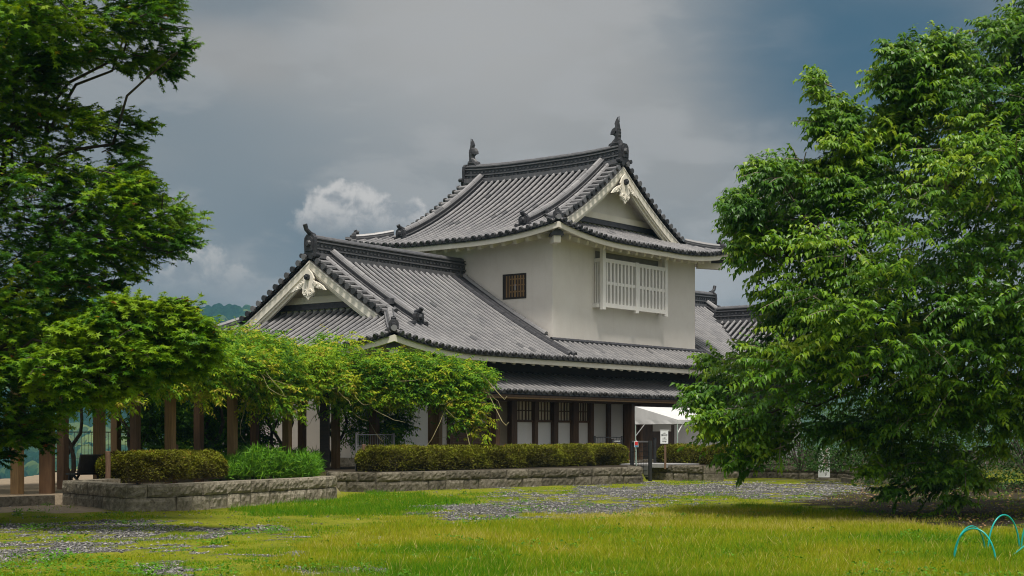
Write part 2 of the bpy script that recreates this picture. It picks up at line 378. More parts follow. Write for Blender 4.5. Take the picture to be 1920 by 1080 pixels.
gravel_px = [
    [(-60, 986), (60, 975), (170, 975), (290, 979), (330, 986), (320, 996), (200, 998), (120, 1006), (-60, 1004)], [(150, 1002), (330, 992), (560, 992), (580, 1000), (330, 1014), (160, 1018)],
    [(-60, 1010), (90, 1008), (240, 1018), (230, 1032), (70, 1052), (-60, 1062)],
    [(225, 1062), (300, 1056), (370, 1068), (330, 1084), (220, 1084)], [(420, 1038), (600, 1041), (600, 1047), (430, 1046)], [(560, 1072), (700, 1074), (680, 1090), (560, 1090)], [(270, 1030), (400, 1027), (400, 1034), (280, 1036)],
    [(745, 969), (860, 948), (1000, 939), (1290, 941), (1420, 945), (1300, 950), (1100, 960), (900, 972)],
    [(870, 931), (1010, 925), (1090, 919), (1180, 908), (1240, 905), (1560, 906), (1640, 915), (1560, 933), (1300, 930), (1050, 933), (900, 935)]]
soil_px = [[(1500, 940), (1600, 922), (1660, 908), (2100, 900), (2100, 988), (1740, 988), (1640, 966), (1540, 954)]]
path_px = [[(-200, 940), (118, 938), (200, 955), (190, 962), (60, 962), (-200, 972)], [(600, 925), (640, 918), (700, 922), (660, 930)]]
tall_px = [(470, 1100), (600, 1010), (740, 976), (900, 976), (1100, 963), (1290, 951), (1480, 955), (1600, 968), (1720, 985), (2100, 1000), (2400, 1200), (400, 1300)]
lush_px = [(440, 950), (560, 925), (700, 922), (870, 935), (850, 948), (740, 972), (560, 968), (450, 962)]
def to_px(x, y): return 960 + x / y * F, HZ + HC / y * F
def near_mask(x, y, polys, jit=26, soft=True):
    px, py = to_px(x, np.maximum(y, 4.0))
    k = (fbm(x, y, 1.3, 4) - 0.5); k2 = (fbm(x + 40, y - 20, 1.3, 4) - 0.5)
    sx = px + k * jit * 9; sy = py + k2 * jit * 1.6
    r = np.zeros(x.shape, bool)
    for p in polys: r |= inpoly(sx, sy, p)
    if polys is gravel_px: r &= fbm(x + 7, y * 0.8, 2.6, 3) > np.where(y > 30, 0.22, 0.35)
    return r & (y > 10) & (y < 80)
def ground_z(x, y):
    z = np.zeros(x.shape)
    z = np.where(inpoly(x, y, TERR1), 0.20, z); z = np.where(inpoly(x, y, BED), 0.43, z); z = np.where(inpoly(x, y, TERR2), 0.50, z)
    ins = inpoly(x, y, PLAT); d = polydist(x, y, PLAT)
    fall = np.clip(d / 130.0, 0, 1); z = np.where(ins, z, -46.0 * fall * fall * (3 - 2 * fall) - np.minimum(d * 0.5, 4))
    z = z + np.where(ins & (z < 0.2), (fbm(x, y, 0.35, 3) - 0.5) * 0.10, 0)
    return z
def build_ground():
    xs = np.concatenate([np.array([-2600, -1800, -1100, -700, -450, -300, -200, -140, -100, -75, -55, -42, -33, -27, -23, -20.5]), np.arange(-18.5, 15.01, 0.16), np.array([16, 18, 21, 25, 32, 42, 60, 90, 140, 220, 400, 800, 1500, 2600])])
    ys = np.concatenate([np.array([-2600, -1000, -400, -150, -70, -30, -10, 0, 6, 10]), np.arange(13, 62, 0.16), np.array([63, 65, 68, 72, 77, 83, 90, 100, 112, 125, 145, 170, 210, 270, 350, 500, 700, 1000, 1500, 2600])])
    X, Y = np.meshgrid(xs, ys); x = X.ravel(); y = Y.ravel()
    z = ground_z(x, y)
    nx = len(xs); ny = len(ys)
    i = np.arange(ny - 1)[:, None] * nx + np.arange(nx - 1)[None, :]
    f = np.stack([i, i + 1, i + nx + 1, i + nx], -1).reshape(-1, 4)
    m, nt, b, o = mat_new('ground_cover')
    fg = nnoise(nt, 0.9, 6, 0.65); fd = nnoise(nt, 26, 5, 0.7); fs = nnoise(nt, 6, 5, 0.7)
    vor = nt.nodes.new('ShaderNodeTexVoronoi'); vor.inputs['Scale'].default_value = 22
    tc = nt.nodes.new('ShaderNodeTexCoord'); nt.links.new(tc.outputs['Object'], vor.inputs['Vector'])
    grass = ramp(nt, fg, [(0.3, (0.085, 0.125, 0.010)), (0.5, (0.195, 0.215, 0.012)), (0.7, (0.24, 0.235, 0.022))])
    grass = mixc(nt, ramp(nt, fs, [(0.45, (0, 0, 0)), (0.75, (0.7,) * 3)]), grass, (0.14, 0.13, 0.025))
    grass = mixc(nt, 1.0, grass, ramp(nt, fd, [(0.3, (0.6,) * 3), (0.7, (1.25,) * 3)]), 'MULTIPLY')
    sep = nt.nodes.new('ShaderNodeSeparateColor'); nt.links.new(vor.outputs['Color'], sep.inputs[0])
    grav = ramp(nt, sep.outputs[0], [(0.0, (0.07, 0.068, 0.064)), (0.5, (0.16, 0.155, 0.146)), (1.0, (0.30, 0.29, 0.275))])
    grav = mixc(nt, 1.0, grav, ramp(nt, vor.outputs['Distance'], [(0.0, (1.1,) * 3), (0.55, (0.4,) * 3)]), 'MULTIPLY')
    soil = ramp(nt, fs, [(0.3, (0.018, 0.014, 0.010)), (0.7, (0.06, 0.048, 0.03))])
    path = ramp(nt, fs, [(0.3, (0.20, 0.155, 0.105)), (0.7, (0.30, 0.24, 0.17))])
    far = ramp(nt, fg, [(0.3, (0.03, 0.07, 0.02)), (0.7, (0.07, 0.11, 0.03))])
    def att(n):
        a = nt.nodes.new('ShaderNodeAttribute'); a.attribute_name = n; return a.outputs['Fac']
    c = mixc(nt, att('gravel'), grass, grav); c = mixc(nt, att('soil'), c, soil); c = mixc(nt, att('path'), c, path); c = mixc(nt, att('far'), c, far)
    nt.links.new(c, b.inputs['Base Color']); b.inputs['Roughness'].default_value = 0.95; b.inputs['Specular IOR Level'].default_value = 0.1
    h = nt.nodes.new('ShaderNodeMath'); h.operation = 'ADD'; nt.links.new(fd, h.inputs[0]); nt.links.new(vor.outputs['Distance'], h.inputs[1])
    bump(nt, b, h.outputs[0], 0.6, 0.03)
    ob = link_mesh('ground', np.stack([x, y, z], 1), [f], m, smooth=True); tag(ob, kind='structure')
    me = ob.data
    masks = {'gravel': near_mask(x, y, gravel_px), 'soil': near_mask(x, y, soil_px, 20) | (inpoly(x, y, TERR2) & (z > 0.4)) | inpoly(x, y, BED) | ((x > W1[-1][0] - .3) & (x < W2[0][0] + .2) & (y > 38) & (y < 47)),
             'path': near_mask(x, y, path_px[:1], 6) | (inpoly(x, y, TERR1) & ~inpoly(x, y, BED)), 'far': ~inpoly(x, y, PLAT)}
    for k, v in masks.items():
        a = me.attributes.new(k, 'FLOAT', 'POINT'); a.data.foreach_set('value', v.astype(np.float32))
build_ground()

# ------------------------------------------------------------------ hills beyond the valley
def hill_h(x, y):
    prof = np.interp(y, [700, 900, 1150, 1500, 1750, 2300, 2600], [-46, -42, 10, 92, 132, 146, 146])
    side = np.interp(x, [-1600, -900, -430, -250, -120, 60, 400, 900, 1600], [1.1, 1.12, 1.05, 1.0, 0.97, 0.72, 0.55, 0.42, 0.3])
    return -46 + (prof + 46) * side + (fbm(x, y, 0.006, 4) - 0.5) * 46 * np.clip((y - 900) / 400, 0, 1)
def build_hills():
    xs = np.linspace(-2400, 2400, 120); ys = np.linspace(690, 2580, 70); X, Y = np.meshgrid(xs, ys); x = X.ravel(); y = Y.ravel()
    i = np.arange(len(ys) - 1)[:, None] * len(xs) + np.arange(len(xs) - 1)[None, :]
    f = np.stack([i, i + 1, i + len(xs) + 1, i + len(xs)], -1).reshape(-1, 4)
    m = simple('hill_slope', (0.02, 0.05, 0.015), (0.05, 0.09, 0.025), 0.02, 0.95, 0)
    tag(link_mesh('hills', np.stack([x, y, hill_h(x, y) - 6], 1), [f], m, smooth=True), kind='structure')
    # the far wood that covers them: one rounded crown per tree
    xs = np.arange(-760, 10, 2.4); ys = np.arange(960, 1830, 2.6); X, Y = np.meshgrid(xs, ys); x = X.ravel(); y = Y.ravel()
    cs = 9.0; cx = np.floor(x / cs); cy = np.floor(y / cs); best = np.full(x.shape, 1e9); rid = np.zeros(x.shape)
    for dx in (-1, 0, 1):
        for dy in (-1, 0, 1):
            gx = (cx + dx).astype(int); gy = (cy + dy).astype(int)
            jx = _perm[gx % 256, gy % 256]; jy = _perm[(gx + 91) % 256, (gy + 37) % 256]
            d = np.hypot(x - (gx + jx) * cs, y - (gy + jy) * cs)
            k = d < best; best = np.where(k, d, best); rid = np.where(k, _perm[(gx + 17) % 256, (gy + 151) % 256], rid)
    dome = np.sqrt(np.clip(1 - (best / 7.0) ** 2, 0, 1)) * (5 + 7 * rid) + fbm(x, y, 0.5, 2) * 2.0
    z = hill_h(x, y) - 4 + dome
    i = np.arange(len(ys) - 1)[:, None] * len(xs) + np.arange(len(xs) - 1)[None, :]
    f = np.stack([i, i + 1, i + len(xs) + 1, i + len(xs)], -1).reshape(-1, 4)
    bamboo = np.clip((fbm(x, y, 0.008, 3) - 0.50) * 6, 0, 1)
    var = np.clip(0.12 + 0.35 * rid + 0.55 * bamboo * (0.5 + 0.5 * rid), 0, 1)[i.reshape(-1)]
    m, nt, b, o = mat_new('far_wood'); c = ramp(nt, attr(nt), [(0.0, (0.004, 0.020, 0.012)), (0.5, (0.014, 0.048, 0.020)), (1.0, (0.15, 0.19, 0.05))])
    nt.links.new(c, b.inputs['Base Color']); b.inputs['Roughness'].default_value = 1.0; b.inputs['Specular IOR Level'].default_value = 0.0
    tag(link_mesh('hillside_forest', np.stack([x, y, z], 1), [f], m, var=var), 'dense green woodland covering the hills beyond the valley', 'forest', kind='stuff')
build_hills()

# ------------------------------------------------------------------ the castle turret building (local x = s along the front, y = t to the back)
TB = empty('turret_building', (1.52, 58.0, 0.0), math.atan2(0.7914, 0.6113))
tag(TB, 'white plastered Japanese castle turret with grey tiled hip and gable roofs', 'castle building')

def sweep_rect(mb, path, w, z0, z1, var=None):
    path = [Vector(p) for p in path]; L = []
    for i, p in enumerate(path):
        d = path[min(i + 1, len(path) - 1)] - path[max(i - 1, 0)]; d.z = 0; d.normalize()
        n = Vector((-d.y, d.x, 0)) * (w / 2); L.append((p - n, p + n))
    for i in range(len(path) - 1):
        a, b = L[i]; c, d = L[i + 1]; u = Vector((0, 0, z0)); t = Vector((0, 0, z1))
        mb.box8([a + u, c + u, d + u, b + u, a + t, c + t, d + t, b + t], var)

def half_roll(mb, pts, side, rad, disc=True, dark=None, k=7):
    side = Vector(side).normalized(); P = [Vector(p) for p in pts]
    for i in range(len(P) - 1):
        d = (P[i + 1] - P[i]).normalized(); n = side.cross(d)
        if n.z < 0: n = -n
        r0 = rad * 0.90; r1 = rad * 1.0
        vs = []
        for (p, r) in ((P[i], r0), (P[i + 1], r1)):
            for j in range(k):
                a = math.pi * (-0.22 + 1.44 * j / (k - 1)); vs.append(p + side * (math.cos(a) * r) + n * (math.sin(a) * r))
        v = min(1, max(0.35, (random.gauss(0.72, 0.06) if random.random() > 0.015 else 0.40))) if dark is None else dark
        fs = [(j, j + 1, k + j + 1, k + j) for j in range(k - 1)]
        fs.append(tuple(range(k, 2 * k)))
        mb.add(vs, fs, v)
    if disc:
        d = (P[-1] - P[-2]).normalized(); n = side.cross(d); n = -n if n.z < 0 else n
        c = P[-1] + n * rad * 0.15; m = 10
        vs = [c - d * 0.05 + (side * math.cos(2 * math.pi * j / m) + n * math.sin(2 * math.pi * j / m)) * rad * 1.22 for j in range(m)]
        vs += [c + d * 0.05 + (side * math.cos(2 * math.pi * j / m) + n * math.sin(2 * math.pi * j / m)) * rad * 1.22 for j in range(m)]
        fs = [tuple(range(m))[::-1], tuple(range(m, 2 * m))] + [(j, (j + 1) % m, m + (j + 1) % m, m + j) for j in range(m)]
        mb.add(vs, fs, 0.15 + 0.3 * random.random())

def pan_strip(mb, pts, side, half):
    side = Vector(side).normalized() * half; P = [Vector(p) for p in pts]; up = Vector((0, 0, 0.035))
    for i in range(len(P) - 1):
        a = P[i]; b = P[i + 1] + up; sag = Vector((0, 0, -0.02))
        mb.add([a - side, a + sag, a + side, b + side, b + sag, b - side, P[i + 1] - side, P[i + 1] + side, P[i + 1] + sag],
               [(0, 1, 4, 5), (1, 2, 3, 4), (5, 4, 8, 6), (4, 3, 7, 8)], 0.02 + 0.10 * random.random())  # same tile as the rolls; shade of the gaps put into its near-black tone

PITCH = 0.325; ROLL = 0.068; TL = 0.30
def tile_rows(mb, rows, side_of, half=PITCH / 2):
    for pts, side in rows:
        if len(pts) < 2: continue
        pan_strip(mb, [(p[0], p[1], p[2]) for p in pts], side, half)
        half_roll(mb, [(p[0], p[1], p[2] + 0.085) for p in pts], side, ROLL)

class Hip:
    def __init__(s, c, axis, Re, Qe, Rg, Rw, zr, a, b, L, reach, sori=0.12):
        s.c = c; s.axis = axis; s.Re = Re; s.Qe = Qe; s.Rg = Rg; s.Rw = Rw; s.zr = zr; s.a = a; s.b = b; s.L = L; s.reach = reach; s.sori = sori
    def zm(s, d): return s.zr - s.a * d + s.b * d * d
    def lift(s, r, d):
        gr = max(0.0, 1 - (s.Re - abs(r)) / s.reach) ** 2.2; gd = max(0.0, 1 - (s.Qe - d) / s.reach) ** 2.2
        return s.L * gr * gd + s.sori * (abs(r) / s.Rg) ** 3 * max(0, 1 - d / s.Qe)
    def loc(s, r, q):
        return (s.c[0] + q, s.c[1] + r) if s.axis == 't' else (s.c[0] + r, s.c[1] + q)
    def main(s, r, d, sg, dz=0.0):
        x, y = s.loc(r, sg * d); return (x, y, s.zm(d) + s.lift(r, d) + dz)
    def skirt(s, q, e, rho, dz=0.0):        # e counts like d, from Qe-(Re-|r|)
        r = s.Re - (s.Qe - e); x, y = s.loc(rho * r, q)
        gq = max(0.0, 1 - (s.Qe - abs(q)) / s.reach) ** 2.2; gr = max(0.0, 1 - (s.Qe - e) / s.reach) ** 2.2
        return (x, y, s.zm(e) + s.L * gq * gr + dz)
    def uvec(s, which):                     # unit along r or q in local xy
        a = (0, 1, 0) if s.axis == 't' else (1, 0, 0); b = (1, 0, 0) if s.axis == 't' else (0, 1, 0)
        return Vector(a) if which == 'r' else Vector(b)
def steps(a, b, st=TL):
    n = max(1, int(round((b - a) / st))); return [a + (b - a) * i / n for i in range(n + 1)]

def roof_tiles(R, skip=None, ends=(1, -1), skip_skirt=None):
    mb = MB()
    for sg in (-1, 1):
        n = int(2 * R.Re / PITCH); off = (2 * R.Re - n * PITCH) / 2
        for i in range(n + 1):
            r = -R.Re + off + i * PITCH
            if abs(r) > R.Re - 0.1: continue
            d0 = 0.1 if abs(r) <= R.Rg - 0.55 else max(R.Qe - (R.Re - abs(r)), 0.1)
            if R.Rg - 0.55 < abs(r) <= R.Rg: d0 = R.Qe - (R.Re - abs(r)) + 0.0
            d1 = R.Qe
            if skip: d0, d1 = skip(r, sg, d0, d1)
            if d1 - d0 < 0.15: continue
            tile_rows(mb, [([R.main(r, d, sg) for d in steps(d0, d1)], R.uvec('r'))], None)
        # the strip under the verge: pans only
        for rho in ends:
            for r in (R.Rg - 0.40, R.Rg - 0.12):
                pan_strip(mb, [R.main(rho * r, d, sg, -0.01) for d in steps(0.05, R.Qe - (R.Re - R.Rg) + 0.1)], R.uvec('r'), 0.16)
    for rho in ends:
        n = int(2 * R.Qe / PITCH); off = (2 * R.Qe - n * PITCH) / 2
        for i in range(n + 1):
            q = -R.Qe + off + i * PITCH
            if abs(q) > R.Qe - 0.1: continue
            e0 = max(abs(q), R.Qe - (R.Re - R.Rw) - 0.02)
            if R.Qe - e0 < 0.15: continue
            tile_rows(mb, [([R.skirt(q, e, rho) for e in steps(e0, R.Qe)], R.uvec('q'))], None)
    return mb

def verge(R, rho, mb, dend):
    for sg in (-1, 1):
        ds = steps(0.18, dend, 0.30); ru = R.uvec('r') * rho
        for i, d in enumerate(ds):
            a = Vector(R.main(rho * (R.Rg - 0.60), d, sg, 0.05)); b = Vector(R.main(rho * (R.Rg + 0.04), d, sg, 0.03)); b.z = a.z
            dn = (Vector(R.main(rho * R.Rg, d + .05, sg)) - Vector(R.main(rho * R.Rg, d - .05, sg))).normalized()
            half_roll(mb, [a, a * 0.5 + b * 0.5, b], dn, 0.088)
        pts = [R.main(rho * (R.Rg - 0.62), d, sg, 0.10) for d in steps(0.1, dend + 0.1)]
        half_roll(mb, pts, R.uvec('r'), 0.10)
        # thin tile edge under the rolls
        for d0, d1 in zip(ds[:-1], ds[1:]):
            pts = [R.main(rho * (R.Rg - 0.55), d0, sg, -0.07), R.main(rho * (R.Rg - 0.55), d1, sg, -0.07), R.main(rho * (R.Rg + 0.0), d1, sg, -0.07), R.main(rho * (R.Rg + 0.0), d0, sg, -0.07)]
            mb.prism(pts, (0, 0, 0.08), 0.1)

def gable_parts(R, rho, root, dend, label=None):
    ru = R.uvec('r') * rho; qu = R.uvec('q')
    def at(r, q, z): x, y = R.loc(rho * r, q); return Vector((x, y, z))
    base = R.zm(R.Qe - (R.Re - R.Rw)) + 0.37
    g = MB(); hb = dend - 0.05
    qs = [hb * k / 14 for k in range(-14, 15)]
    top = [(q, R.zm(abs(q)) - 0.10) for q in qs if R.zm(abs(q)) - 0.10 > base - 0.2]
    loop = [at(R.Rw, q, z) for q, z in top] + [at(R.Rw, top[-1][0], base - 0.55), at(R.Rw, top[0][0], base - 0.55)]
    g.prism(loop, -ru * 0.12)
    for sg in (-1, 1):                       # white underside between gable wall and verge
        ds = steps(0.02, dend + 0.1, 0.35)
        for d0, d1 in zip(ds[:-1], ds[1:]):
            g.prism([at(R.Rw - 0.02, sg * d0, R.zm(d0) - 0.16), at(R.Rg - 0.02, sg * d0, R.zm(d0) - 0.16), at(R.Rg - 0.02, sg * d1, R.zm(d1) - 0.16), at(R.Rw - 0.02, sg * d1, R.zm(d1) - 0.16)], (0, 0, 0.06))
    gw = g.build('gable', M['plaster'], root)
    bb = MB()
    def board(rf, rb, up, lo, de):
        ds = steps(0.0, de, 0.3)
        for sg in (-1, 1):
            for d0, d1 in zip(ds[:-1], ds[1:]):
                l0 = lo(d0); l1 = lo(d1)
                bb.box8([at(rb, sg * d0, R.zm(d0) - l0), at(rf, sg * d0, R.zm(d0) - l0), at(rf, sg * d1, R.zm(d1) - l1), at(rb, sg * d1, R.zm(d1) - l1),
                         at(rb, sg * d0, R.zm(d0) - up), at(rf, sg * d0, R.zm(d0) - up), at(rf, sg * d1, R.zm(d1) - up), at(rb, sg * d1, R.zm(d1) - up)], 0.5)
    board(R.Rg - 0.04, R.Rg - 0.14, 0.10, lambda d: 0.40 + 0.012 * d, dend)
    board(R.Rg - 0.085, R.Rg - 0.20, 0.36, lambda d: 0.49 + 0.012 * d, dend - 0.05)
    board(R.Rg - 0.16, R.Rg - 0.26, 0.44, lambda d: 0.60 + 0.012 * d, dend - 0.12)
    bb.build('bargeboard', M['trim'], gw)
    tb = MB(); w2 = hb - (0.95 if R.axis == 't' else 0.8)
    tb.box8([at(R.Rw, -w2, base), at(R.Rw + 0.10, -w2, base), at(R.Rw + 0.10, w2, base), at(R.Rw, w2, base), at(R.Rw, -w2 + .22, base + 0.24), at(R.Rw + 0.10, -w2 + .22, base + 0.24), at(R.Rw + 0.10, w2 - .22, base + 0.24), at(R.Rw, w2 - .22, base + 0.24)])
    tb.build('tie_beam', M['trim'], gw)
    fl = MB(); fl.box8([at(R.Rw + 0.02, -hb, base - 0.22), at(R.Rw + 0.16, -hb, base - 0.22), at(R.Rw + 0.16, hb, base - 0.22), at(R.Rw + 0.02, hb, base - 0.22), at(R.Rw + 0.02, -hb, base - 0.02), at(R.Rw + 0.13, -hb, base - 0.02), at(R.Rw + 0.13, hb, base - 0.02), at(R.Rw + 0.02, hb, base - 0.02)], 0.2)
    fl.build('flashing', M['tiledark'], gw)
    # carved pendant under the apex with its dark six-sided boss and scrolls
    zt = R.zr - 0.40; rp = R.Rg - 0.03; pm = MB(); s = 0.78 if R.axis == 't' else 0.70
    half = [(0.0, 0.0), (0.20, -0.22), (0.34, -0.50), (0.30, -0.62), (0.44, -0.66), (0.62, -0.74), (0.86, -0.90), (1.05, -1.12), (0.90, -1.10), (0.80, -1.02), (0.70, -1.06), (0.60, -0.96), (0.48, -0.98), (0.40, -0.90), (0.34, -1.02), (0.36, -1.18), (0.26, -1.36), (0.12, -1.42), (0.0, -1.56)]
    loop = [at(rp, a * s * 1.15, zt + b * s) for a, b in half] + [at(rp, -a * s * 1.15, zt + b * s) for a, b in half[-2:0:-1]]
    pm.prism(loop, ru * 0.07)
    for sg in (-1, 1):
        sp = []
        for k in range(22):
            a = k / 21 * 3.6 * math.pi; rr = 0.17 * (1 - 0.8 * k / 21)
            sp.append(at(rp + 0.08, sg * (0.19 + rr * math.cos(a)) * s, zt + (-1.15 - rr * math.sin(a)) * s))
        pm.tube(sp, 0.026, 6)
        for c, rad in (((0.52, -0.80), 0.10), ((0.76, -0.96), 0.085), ((0.40, -0.70), 0.08)):
            sp = [at(rp + 0.08, sg * (c[0] + rad * (1 - .7 * k / 13) * math.cos(k * 0.75)) * s, zt + (c[1] + rad * (1 - .7 * k / 13) * math.sin(k * 0.75)) * s) for k in range(14)]
            pm.tube(sp, 0.022, 5)
        pm.tube([at(rp + 0.08, sg * 0.10 * s, zt - 0.62 * s), at(rp + 0.08, sg * 0.07 * s, zt - 0.95 * s), at(rp + 0.08, sg * 0.02 * s, zt - 1.35 * s)], 0.022, 5)
    pd = pm.build('gable_pendant', M['trim'], gw)
    bo = MB(); hexp = [at(rp + 0.06, 0.15 * s * math.sin(k * math.pi / 3), zt - 0.42 * s + 0.16 * s * math.cos(k * math.pi / 3)) for k in range(6)]
    bo.prism(hexp, ru * 0.12); bo.tube([at(rp + 0.18, 0, zt - 0.42 * s), at(rp + 0.24, 0, zt - 0.42 * s)], [0.07, 0.05], 8)
    bo.build('boss', M['ink'], pd)
    return gw

def onigawara(pos, out, h=0.62, w=0.52, horn=0.42, rise=0.36):
    mb = MB(); o = Vector(out).normalized(); sd = Vector((-o.y, o.x, 0)); p = Vector(pos)
    f = [(0.50, 0.0), (0.58, 0.10), (0.50, 0.20), (0.40, 0.24), (0.43, 0.62), (0.40, 0.86), (0.22, 1.0)]
    loop = [p + sd * (a * w) + Vector((0, 0, b * h)) for a, b in f] + [p - sd * (a * w) + Vector((0, 0, b * h)) for a, b in f[::-1]]
    mb.prism(loop, o * 0.13, 0.3)
    f2 = [(0.30, 0.30), (0.32, 0.62), (0.28, 0.80), (0.14, 0.90)]
    loop = [p + o * 0.13 + sd * (a * w) + Vector((0, 0, b * h)) for a, b in f2] + [p + o * 0.13 - sd * (a * w) + Vector((0, 0, b * h)) for a, b in f2[::-1]]
    mb.prism(loop, o * 0.05, 0.8)
    c = p + o * 0.18 + Vector((0, 0, 0.60 * h)); mb.tube([c, c + o * 0.08], [0.11 * w / 0.5, 0.07 * w / .5], 9)
    for s in (-1, 1):
        c = p + sd * (s * 0.56 * w) + Vector((0, 0, 0.12 * h)); mb.tube([c, c + o * 0.20], [0.085, 0.085], 8)
    if horn:
        b = p + Vector((0, 0, h * 0.96)) - o * 0.12
        mb.tube([b, b + o * 0.20 + Vector((0, 0, 0.05)), b + o * horn * 0.85 + Vector((0, 0, rise * 0.5)), b + o * horn + Vector((0, 0, rise))], [0.085, 0.085, 0.08, 0.085], 9)
    return mb
def shachi(pos, out):                      # dolphin-like ridge-end fish, head down, tail up
    o = Vector(out).normalized(); sd = Vector((-o.y, o.x, 0)); p = Vector(pos)
    Z = [(255, 307), (262, 290), (290, 278), (306, 262), (326, 244), (330, 226), (306, 205), (330, 206), (340, 190), (338, 178), (308, 183), (278, 204), (282, 178), (300, 150), (332, 136), (336, 110), (346, 74), (362, 44), (372, 80), (376, 112), (377, 150), (392, 156), (389, 176), (396, 186), (391, 206), (397, 220), (391, 240), (398, 262), (392, 280), (392, 307)]
    pts = [((a - 372) / 235.0, (307 - b) / 235.0) for a, b in Z]
    cx = sum(a for a, b in pts) / len(pts); mb = MB()
    n = len(pts); lay = []
    for off, sc in ((-0.12, 0.35), (-0.07, 0.72), (0, 1.0), (0.07, 0.72), (0.12, 0.35)):
        row = []
        for a, b in pts:
            ax = -0.02 + 0.05 * math.sin(b * 3)            # spine the section shrinks towards
            k = sc if b < 0.75 else 1.0; oo = off * (1.0 if b < 0.6 else max(0.15, 1 - (b - 0.6) * 1.7))
            row.append(p + o * (ax + (a - ax) * k) + sd * oo + Vector((0, 0, b)))
        lay += row
    fs = [tuple(range(n))[::-1], tuple(4 * n + k for k in range(n))]
    for l in range(4):
        for k in range(n):
            k2 = (k + 1) % n; fs.append((l * n + k, l * n + k2, (l + 1) * n + k2, (l + 1) * n + k))
    mb.add(lay, fs, 0.3)
    q = p + o * (-0.02) + Vector((0, 0, 1.05)); mb.tube([q, q + o * 0.05 + Vector((0, 0, 0.1)), q + o * 0.075 - Vector((0, 0, 0.14))], 0.012, 5)
    mb.tube([p - o * 0.36 + Vector((0, 0, -0.12)), p - o * 0.2 + Vector((0, 0, 0.06)), p + o * 0.08 + Vector((0, 0, 0.06)), p + o * 0.12 + Vector((0, 0, -0.12))], [0.10, 0.13, 0.14, 0.12], 8)
    return mb
def ridge_stack(path, root, name, layers, cap, capz, beads=True):
    dk = MB(); lt = MB()
    for (w, z0, z1, light) in layers: sweep_rect(lt if light else dk, path, w, z0, z1, 0.45)
    P = [Vector(p) for p in path]
    for i in range(len(P) - 1):
        n = max(1, int((P[i + 1] - P[i]).length / 0.34))
        for k in range(n):
            a = P[i].lerp(P[i + 1], k / n); b = P[i].lerp(P[i + 1], (k + 1) / n); u = Vector((0, 0, capz))
            d = (b - a).normalized(); s_ = d.cross(Vector((0, 0, 1))).normalized()
            half_roll(lt, [a + u, b + u], s_, cap, disc=False)
        if beads:
            m = max(1, int((P[i + 1] - P[i]).length / 0.17))
            d = (P[i + 1] - P[i]).normalized(); s_ = d.cross(Vector((0, 0, 1))).normalized()
            bands = [(w, z0, z1) for (w, z0, z1, l) in layers if not l and z1 - z0 > 0.12]
            for (w, z0, z1) in bands:
                for k in range(m):
                    c = P[i].lerp(P[i + 1], (k + 0.5) / m)
                    for sg in (-1, 1):
                        cc = c + s_ * (sg * (w / 2 + 0.008)) + Vector((0, 0, (z0 + z1) / 2))
                        lt.bar(cc - d * 0.05, cc + d * 0.05, 0.035, 0.05 + 0.05 * (k % 2), 0.12)
    o = dk.build(name, M['tiledark'], root); lt.build('ridge_tile', M['tilemid' if capz > 0.3 else 'tile'], o)
    return o
BIG = [(0.62, -0.12, 0.06, True), (0.34, 0.06, 0.20, False), (0.46, 0.20, 0.245, True), (0.34, 0.245, 0.44, False), (0.46, 0.44, 0.485, True), (0.30, 0.485, 0.56, False), (0.42, 0.56, 0.60, True)]
SMALL = [(0.34, -0.08, 0.07, False), (0.38, 0.07, 0.10, True), (0.28, 0.10, 0.24, False), (0.36, 0.24, 0.275, True)]
LOW = [(0.34, -0.08, 0.05, False), (0.36, 0.05, 0.08, True), (0.26, 0.08, 0.14, False)]

def eaves(R, root, sides, over):
    """white fascia band, sloping soffit and rafter blocks under the roof edge"""
    mb = MB(); rf = MB()
    for kind, sg in sides:
        half = R.Re if kind == 'main' else R.Qe; wl = half - over
        fn = (lambda a, d: R.main(a, d, sg)) if kind == 'main' else (lambda a, d: R.skirt(a, d, sg))
        n = int(2 * half / 0.35); ts = [-1 + 2 * i / n for i in range(n + 1)]
        def P(t, inset, dz, flat=False):
            a = t * (half - inset); p = Vector(fn(a, R.Qe - inset))
            if flat: p.z = R.zm(R.Qe - inset)
            p.z += dz; return p
        prof = [(0.10, -0.045), (0.10, -0.25), (0.13, -0.27), (0.34, -0.26), (0.345, -0.20)]
        rows = [[P(t, i, z) for t in ts] for i, z in prof]
        # soffit climbs to the wall; lift fades
        inner = []
        for t in ts:
            p = P(t, over + 0.02, 0, True); p.z = R.zm(R.Qe - over) - 0.24; q = rows[-1][0]
            inner.append(p)
        rows.append(inner)
        back = [Vector((p.x, p.y, p.z + 0.02)) for p in rows[0]]
        for j in range(len(rows) - 1):
            for i in range(n): mb.add([rows[j][i], rows[j][i + 1], rows[j + 1][i + 1], rows[j + 1][i]], [(0, 1, 2, 3)], 0.5)
        m = int(2 * wl / 0.56)
        for i in range(m + 1):
            a = -wl + 0.05 + (2 * wl - 0.1) * i / m
            p0 = Vector(fn(a * (half - 0.42) / wl if abs(a) > wl - 1e-3 else a, R.Qe - 0.42)); p1 = Vector(fn(a, R.Qe - over - 0.02)); p1.z = R.zm(R.Qe - over) - 0.24
            p0.z -= 0.365; p1.z -= 0.12
            rf.bar(p0, p1, 0.15, 0.17, 0.5)
    e = mb.build('eave', M['trim'], root); rf.build('rafter', M['trim'], e)
    return e
